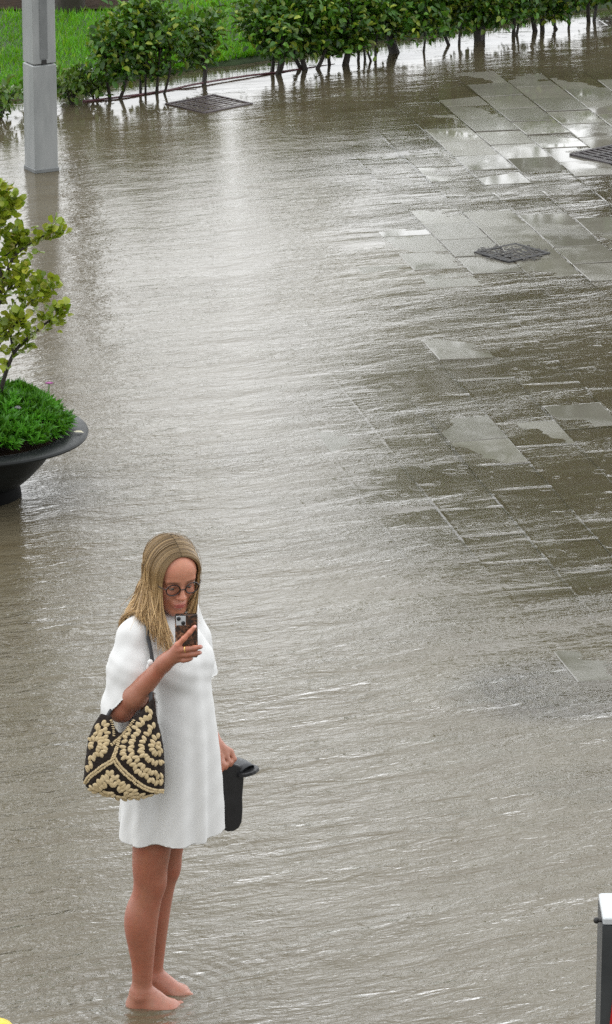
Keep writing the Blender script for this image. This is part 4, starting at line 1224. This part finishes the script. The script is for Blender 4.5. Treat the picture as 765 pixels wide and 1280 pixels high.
def bagsurf(cxp, cyp, up=.0):
    x, z = bagxz(cxp, cyp); d = float(inside_dist(np.array([x]), np.array([z]))[0])
    return np.array((x, BY - bulge(max(d, .004), z) - up, z))
m, nt, out = newmat('black_yarn')
bp = nd(nt, 'ShaderNodeBump', {'Height': nd(nt, 'ShaderNodeTexVoronoi', {'Vector': objco(nt), 'Scale': 150}).outputs[0], 'Strength': 1.0, 'Distance': .003})
b = nd(nt, 'ShaderNodeBsdfPrincipled', {'Base Color': mixc(nt, noise(nt, objco(nt), 90, 3), (.010, .007, .006), (.032, .024, .020)), 'Roughness': .9, 'Specular IOR Level': .2, 'Normal': bp.outputs[0]})
nt.links.new(b.outputs[0], out.inputs[0]); m_byarn = m
m_cyarn = mat_surface('cream_yarn', (.50, .39, .22), (.66, .53, .33), 40, .9, spec=.2, bump=.002, bscale=260)
bag = thing('crochet_bag', W0 + np.array((-.08, BY, .86)), 'slouchy black and cream crochet bag hanging from the shoulder under the raised arm', 'bag')
body_o = mk('bag_body', V + W0, [Q], m_byarn, bag)
mb = MB()
def band(P, r):
    Pp = np.array([bagsurf(*p, .001) for p in spline(np.array([(a, b_, 0) for a, b_ in P], float), 10)[:, :2]])
    n_ = max(6, int(np.linalg.norm(np.diff(Pp, axis=0), axis=1).sum() / .0055))
    tt = np.linspace(0, len(Pp) - 1, n_); Pq = np.stack([np.interp(tt, np.arange(len(Pp)), Pp[:, i]) for i in range(3)], 1)
    for i in range(n_):                                         # a plaited row: two stitches side by side
        dr_ = unit(Pq[min(i + 1, n_ - 1)] - Pq[max(i - 1, 0)]); sd = np.cross(dr_, (0, -1., 0))
        for s in (-1, 1):
            mb.ell(Pq[i] + sd * s * r * .5 + W0 + rng.normal(size=3) * .0005, (.0042, .0036, .0042 * r / .008), None, 7, 5)
band([(305, 545), (230, 590), (160, 650), (110, 700), (72, 765)], .0088)
band([(305, 530), (360, 610), (430, 680), (520, 755), (600, 800), (690, 832)], .0095)
band([(300, 530), (325, 470), (350, 400)], .006)
band([(350, 400), (400, 340), (465, 255)], .0030)
band([(290, 430), (325, 410), (352, 395)], .006); band([(285, 255), (300, 320), (305, 370)], .0028)
mb.build('seam_band', m_cyarn, bag)
mb = MB()
pts = """600 130 560 175 545 245 490 300 430 350 400 400 385 465 388 512 430 540 470 590 505 640 552 668 600 712 652 742 690 740 612 185 580 230 528 280 500 345 465 392 450 435 450 488 490 535 530 590 575 632 622 655 662 690
610 300 580 345 545 395 530 450 532 495 567 520 602 555 652 580 640 385 612 430 668 430 617 480 650 505 682 480 645 448 640 250 655 330 678 570 690 640
228 230 235 282 240 335 240 390 236 440 214 492 192 330 160 300 150 352 136 405 128 445 200 420 185 462 165 510 132 542 108 585 92 625 200 375 108 472 96 515 170 262 120 360 165 400 118 620 90 660
275 655 240 690 312 690 204 720 352 735 178 748 385 772 158 782 418 782 130 800 468 815 272 720 300 748 226 760 192 790 352 792 160 820 402 832 442 842 522 852 582 868 292 832 262 842 482 872 330 870 235 835 210 850 380 875 425 890 545 880 640 850"""
pv = np.array(pts.split(), float).reshape(-1, 2)
cent = [np.array(c_) for c_ in ((655, 455), (112, 420), (300, 850))]
for idx_, (a, b_) in enumerate(pv):
    ctr = cent[0] if idx_ < 41 else (cent[1] if idx_ < 64 else cent[2])
    rd = np.array((a, b_)) - ctr; ang0 = math.atan2(-rd[1], rd[0]) if np.hypot(*rd) > 30 else rng.uniform(0, 6.28)
    for k in (-1, 1):
        aa = ang0 + k * .42 + rng.normal() * .12
        off = np.array((-math.sin(ang0), math.cos(ang0))) * k * 12
        qx_, qz_ = bagxz(a + off[0], b_ - off[1])
        if inside_dist(np.array([qx_]), np.array([qz_]))[0] < .0075: continue
        p = bagsurf(a + off[0] + math.cos(aa) * 5, b_ - off[1] - math.sin(aa) * 5, .0003)
        Mx = np.array(((math.cos(aa), 0, -math.sin(aa)), (0, 1, 0), (math.sin(aa), 0, math.cos(aa))))
        mb.ell(p + W0, (rng.uniform(.0112, .0136), .0036, rng.uniform(.0066, .0080)), Mx, 9, 6)
mb.build('crochet_pattern', m_cyarn, bag)
m_strap = mat_surface('black_strap', (.012, .012, .014), (.025, .025, .028), 40, .5)
top1 = np.append(bagxz(612, 100), 0); top2 = np.append(bagxz(240, 235), 0)
sp_ = spline([(top1[0] - .006, BY + .005, top1[1] - .01), (.006, -.235, 1.245), (.010, -.205, 1.305), (-.004, -.165, 1.375), (-.022, -.105, 1.425), (-.050, -.065, 1.405), (-.070, -.05, 1.31), (-.085, -.13, 1.20), (top2[0], BY + .006, top2[1] - .012)], 8)
sp_[8:40] = DF.pushout(sp_[8:40], .0075, 6)
MB().tube(sp_ + W0, .0062, 8).build('strap', m_strap, bag)
mb = MB(); kx = np.array((.004, -.222, 1.300))
mb.ell(kx + W0 + (0, -.008, .010), (.010, .010, .012), None, 10, 8); mb.ell(kx + W0 + (-.006, -.009, -.008), (.008, .007, .016), rotz(.3), 10, 8); mb.ell(kx + W0 + (-.012, -.008, -.022), (.006, .006, .010), None, 8, 6)
mb.build('strap_knot', m_dress, bag)

# ---- pair of black sandals carried in the left hand
m_sole = mat_surface('black_rubber', (.008, .008, .009), (.014, .014, .015), 20, .45)
m_upper = mat_surface('black_leather', (.016, .018, .021), (.030, .033, .037), 14, .42, bump=.0008, bscale=120)
def sandal(c, along, normal, label):
    c = np.array(c, float); u_ = unit(np.array(along, float)); n_ = np.array(normal, float); n_ = unit(n_ - u_ * (n_ @ u_)); s_ = np.cross(n_, u_)
    M = np.stack([u_, s_, n_], 1)
    t = thing('sandal', W0 + c, label, 'sandal', 'black sandals held in the left hand')
    L, n2 = .245, 26
    ts = np.linspace(0, 1, n2); wd = np.interp(ts, [0, .04, .12, .3, .5, .75, .9, .97, 1], [.010, .028, .038, .041, .039, .043, .041, .028, .008])
    rings = []
    for hh, ins in ((-.008, .003), (-.006, 0), (.004, 0), (.006, .003)):
        prof = [((tt - .5) * (L - ins * 2), w_ - ins) for tt, w_ in zip(ts, wd)]
        ring = [(x, y, hh) for x, y in prof] + [(x, -y, hh) for x, y in prof[::-1]]
        rings.append(ring)
    m_ = len(rings[0]); V = np.array(rings).reshape(-1, 3); F = []
    for r in range(3):
        for i in range(m_): F.append((r * m_ + i, r * m_ + (i + 1) % m_, (r + 1) * m_ + (i + 1) % m_, (r + 1) * m_ + i))
    F.append(tuple(range(m_ - 1, -1, -1))); F.append(tuple(range(3 * m_, 4 * m_)))
    mk('sole', V @ M.T + c + W0, F, m_sole, t, smooth=False)
    for x0, x1, hgt in ((-.010, .088, .034),):
        V = []; F = []; k1, k2 = 5, 13
        for i in range(k1):
            x = x0 + (x1 - x0) * i / (k1 - 1); w_ = np.interp(x / L + .5, ts, wd) + .001
            for j in range(k2):
                a = math.pi * j / (k2 - 1)
                kk_ = 1 - .32 * (i / (k1 - 1)) ** 2
                V.append((x + .012 * math.sin(a), w_ * kk_ * math.cos(a), hgt * math.sin(a) ** .8 * (1 - .35 * (i / (k1 - 1)) ** 2)))
        for i in range(k1 - 1):
            for j in range(k2 - 1): F.append((i * k2 + j, i * k2 + j + 1, (i + 1) * k2 + j + 1, (i + 1) * k2 + j))
        so_ = mk('strap', np.array(V) @ M.T + c + W0, F, m_upper, t); md = so_.modifiers.new('solid', 'SOLIDIFY'); md.thickness = .004
    return t
sandal((.258, .140, .690), (.02, .0, 1.), (-.30, .95, 0.05), 'black sandal hanging upright from the hand, its broad sole end pointing down')
sandal((.262, .225, .768), (.60, -.76, .12), (.1, -.35, 1.), 'black sandal pointing out sideways to the right behind the hanging one')
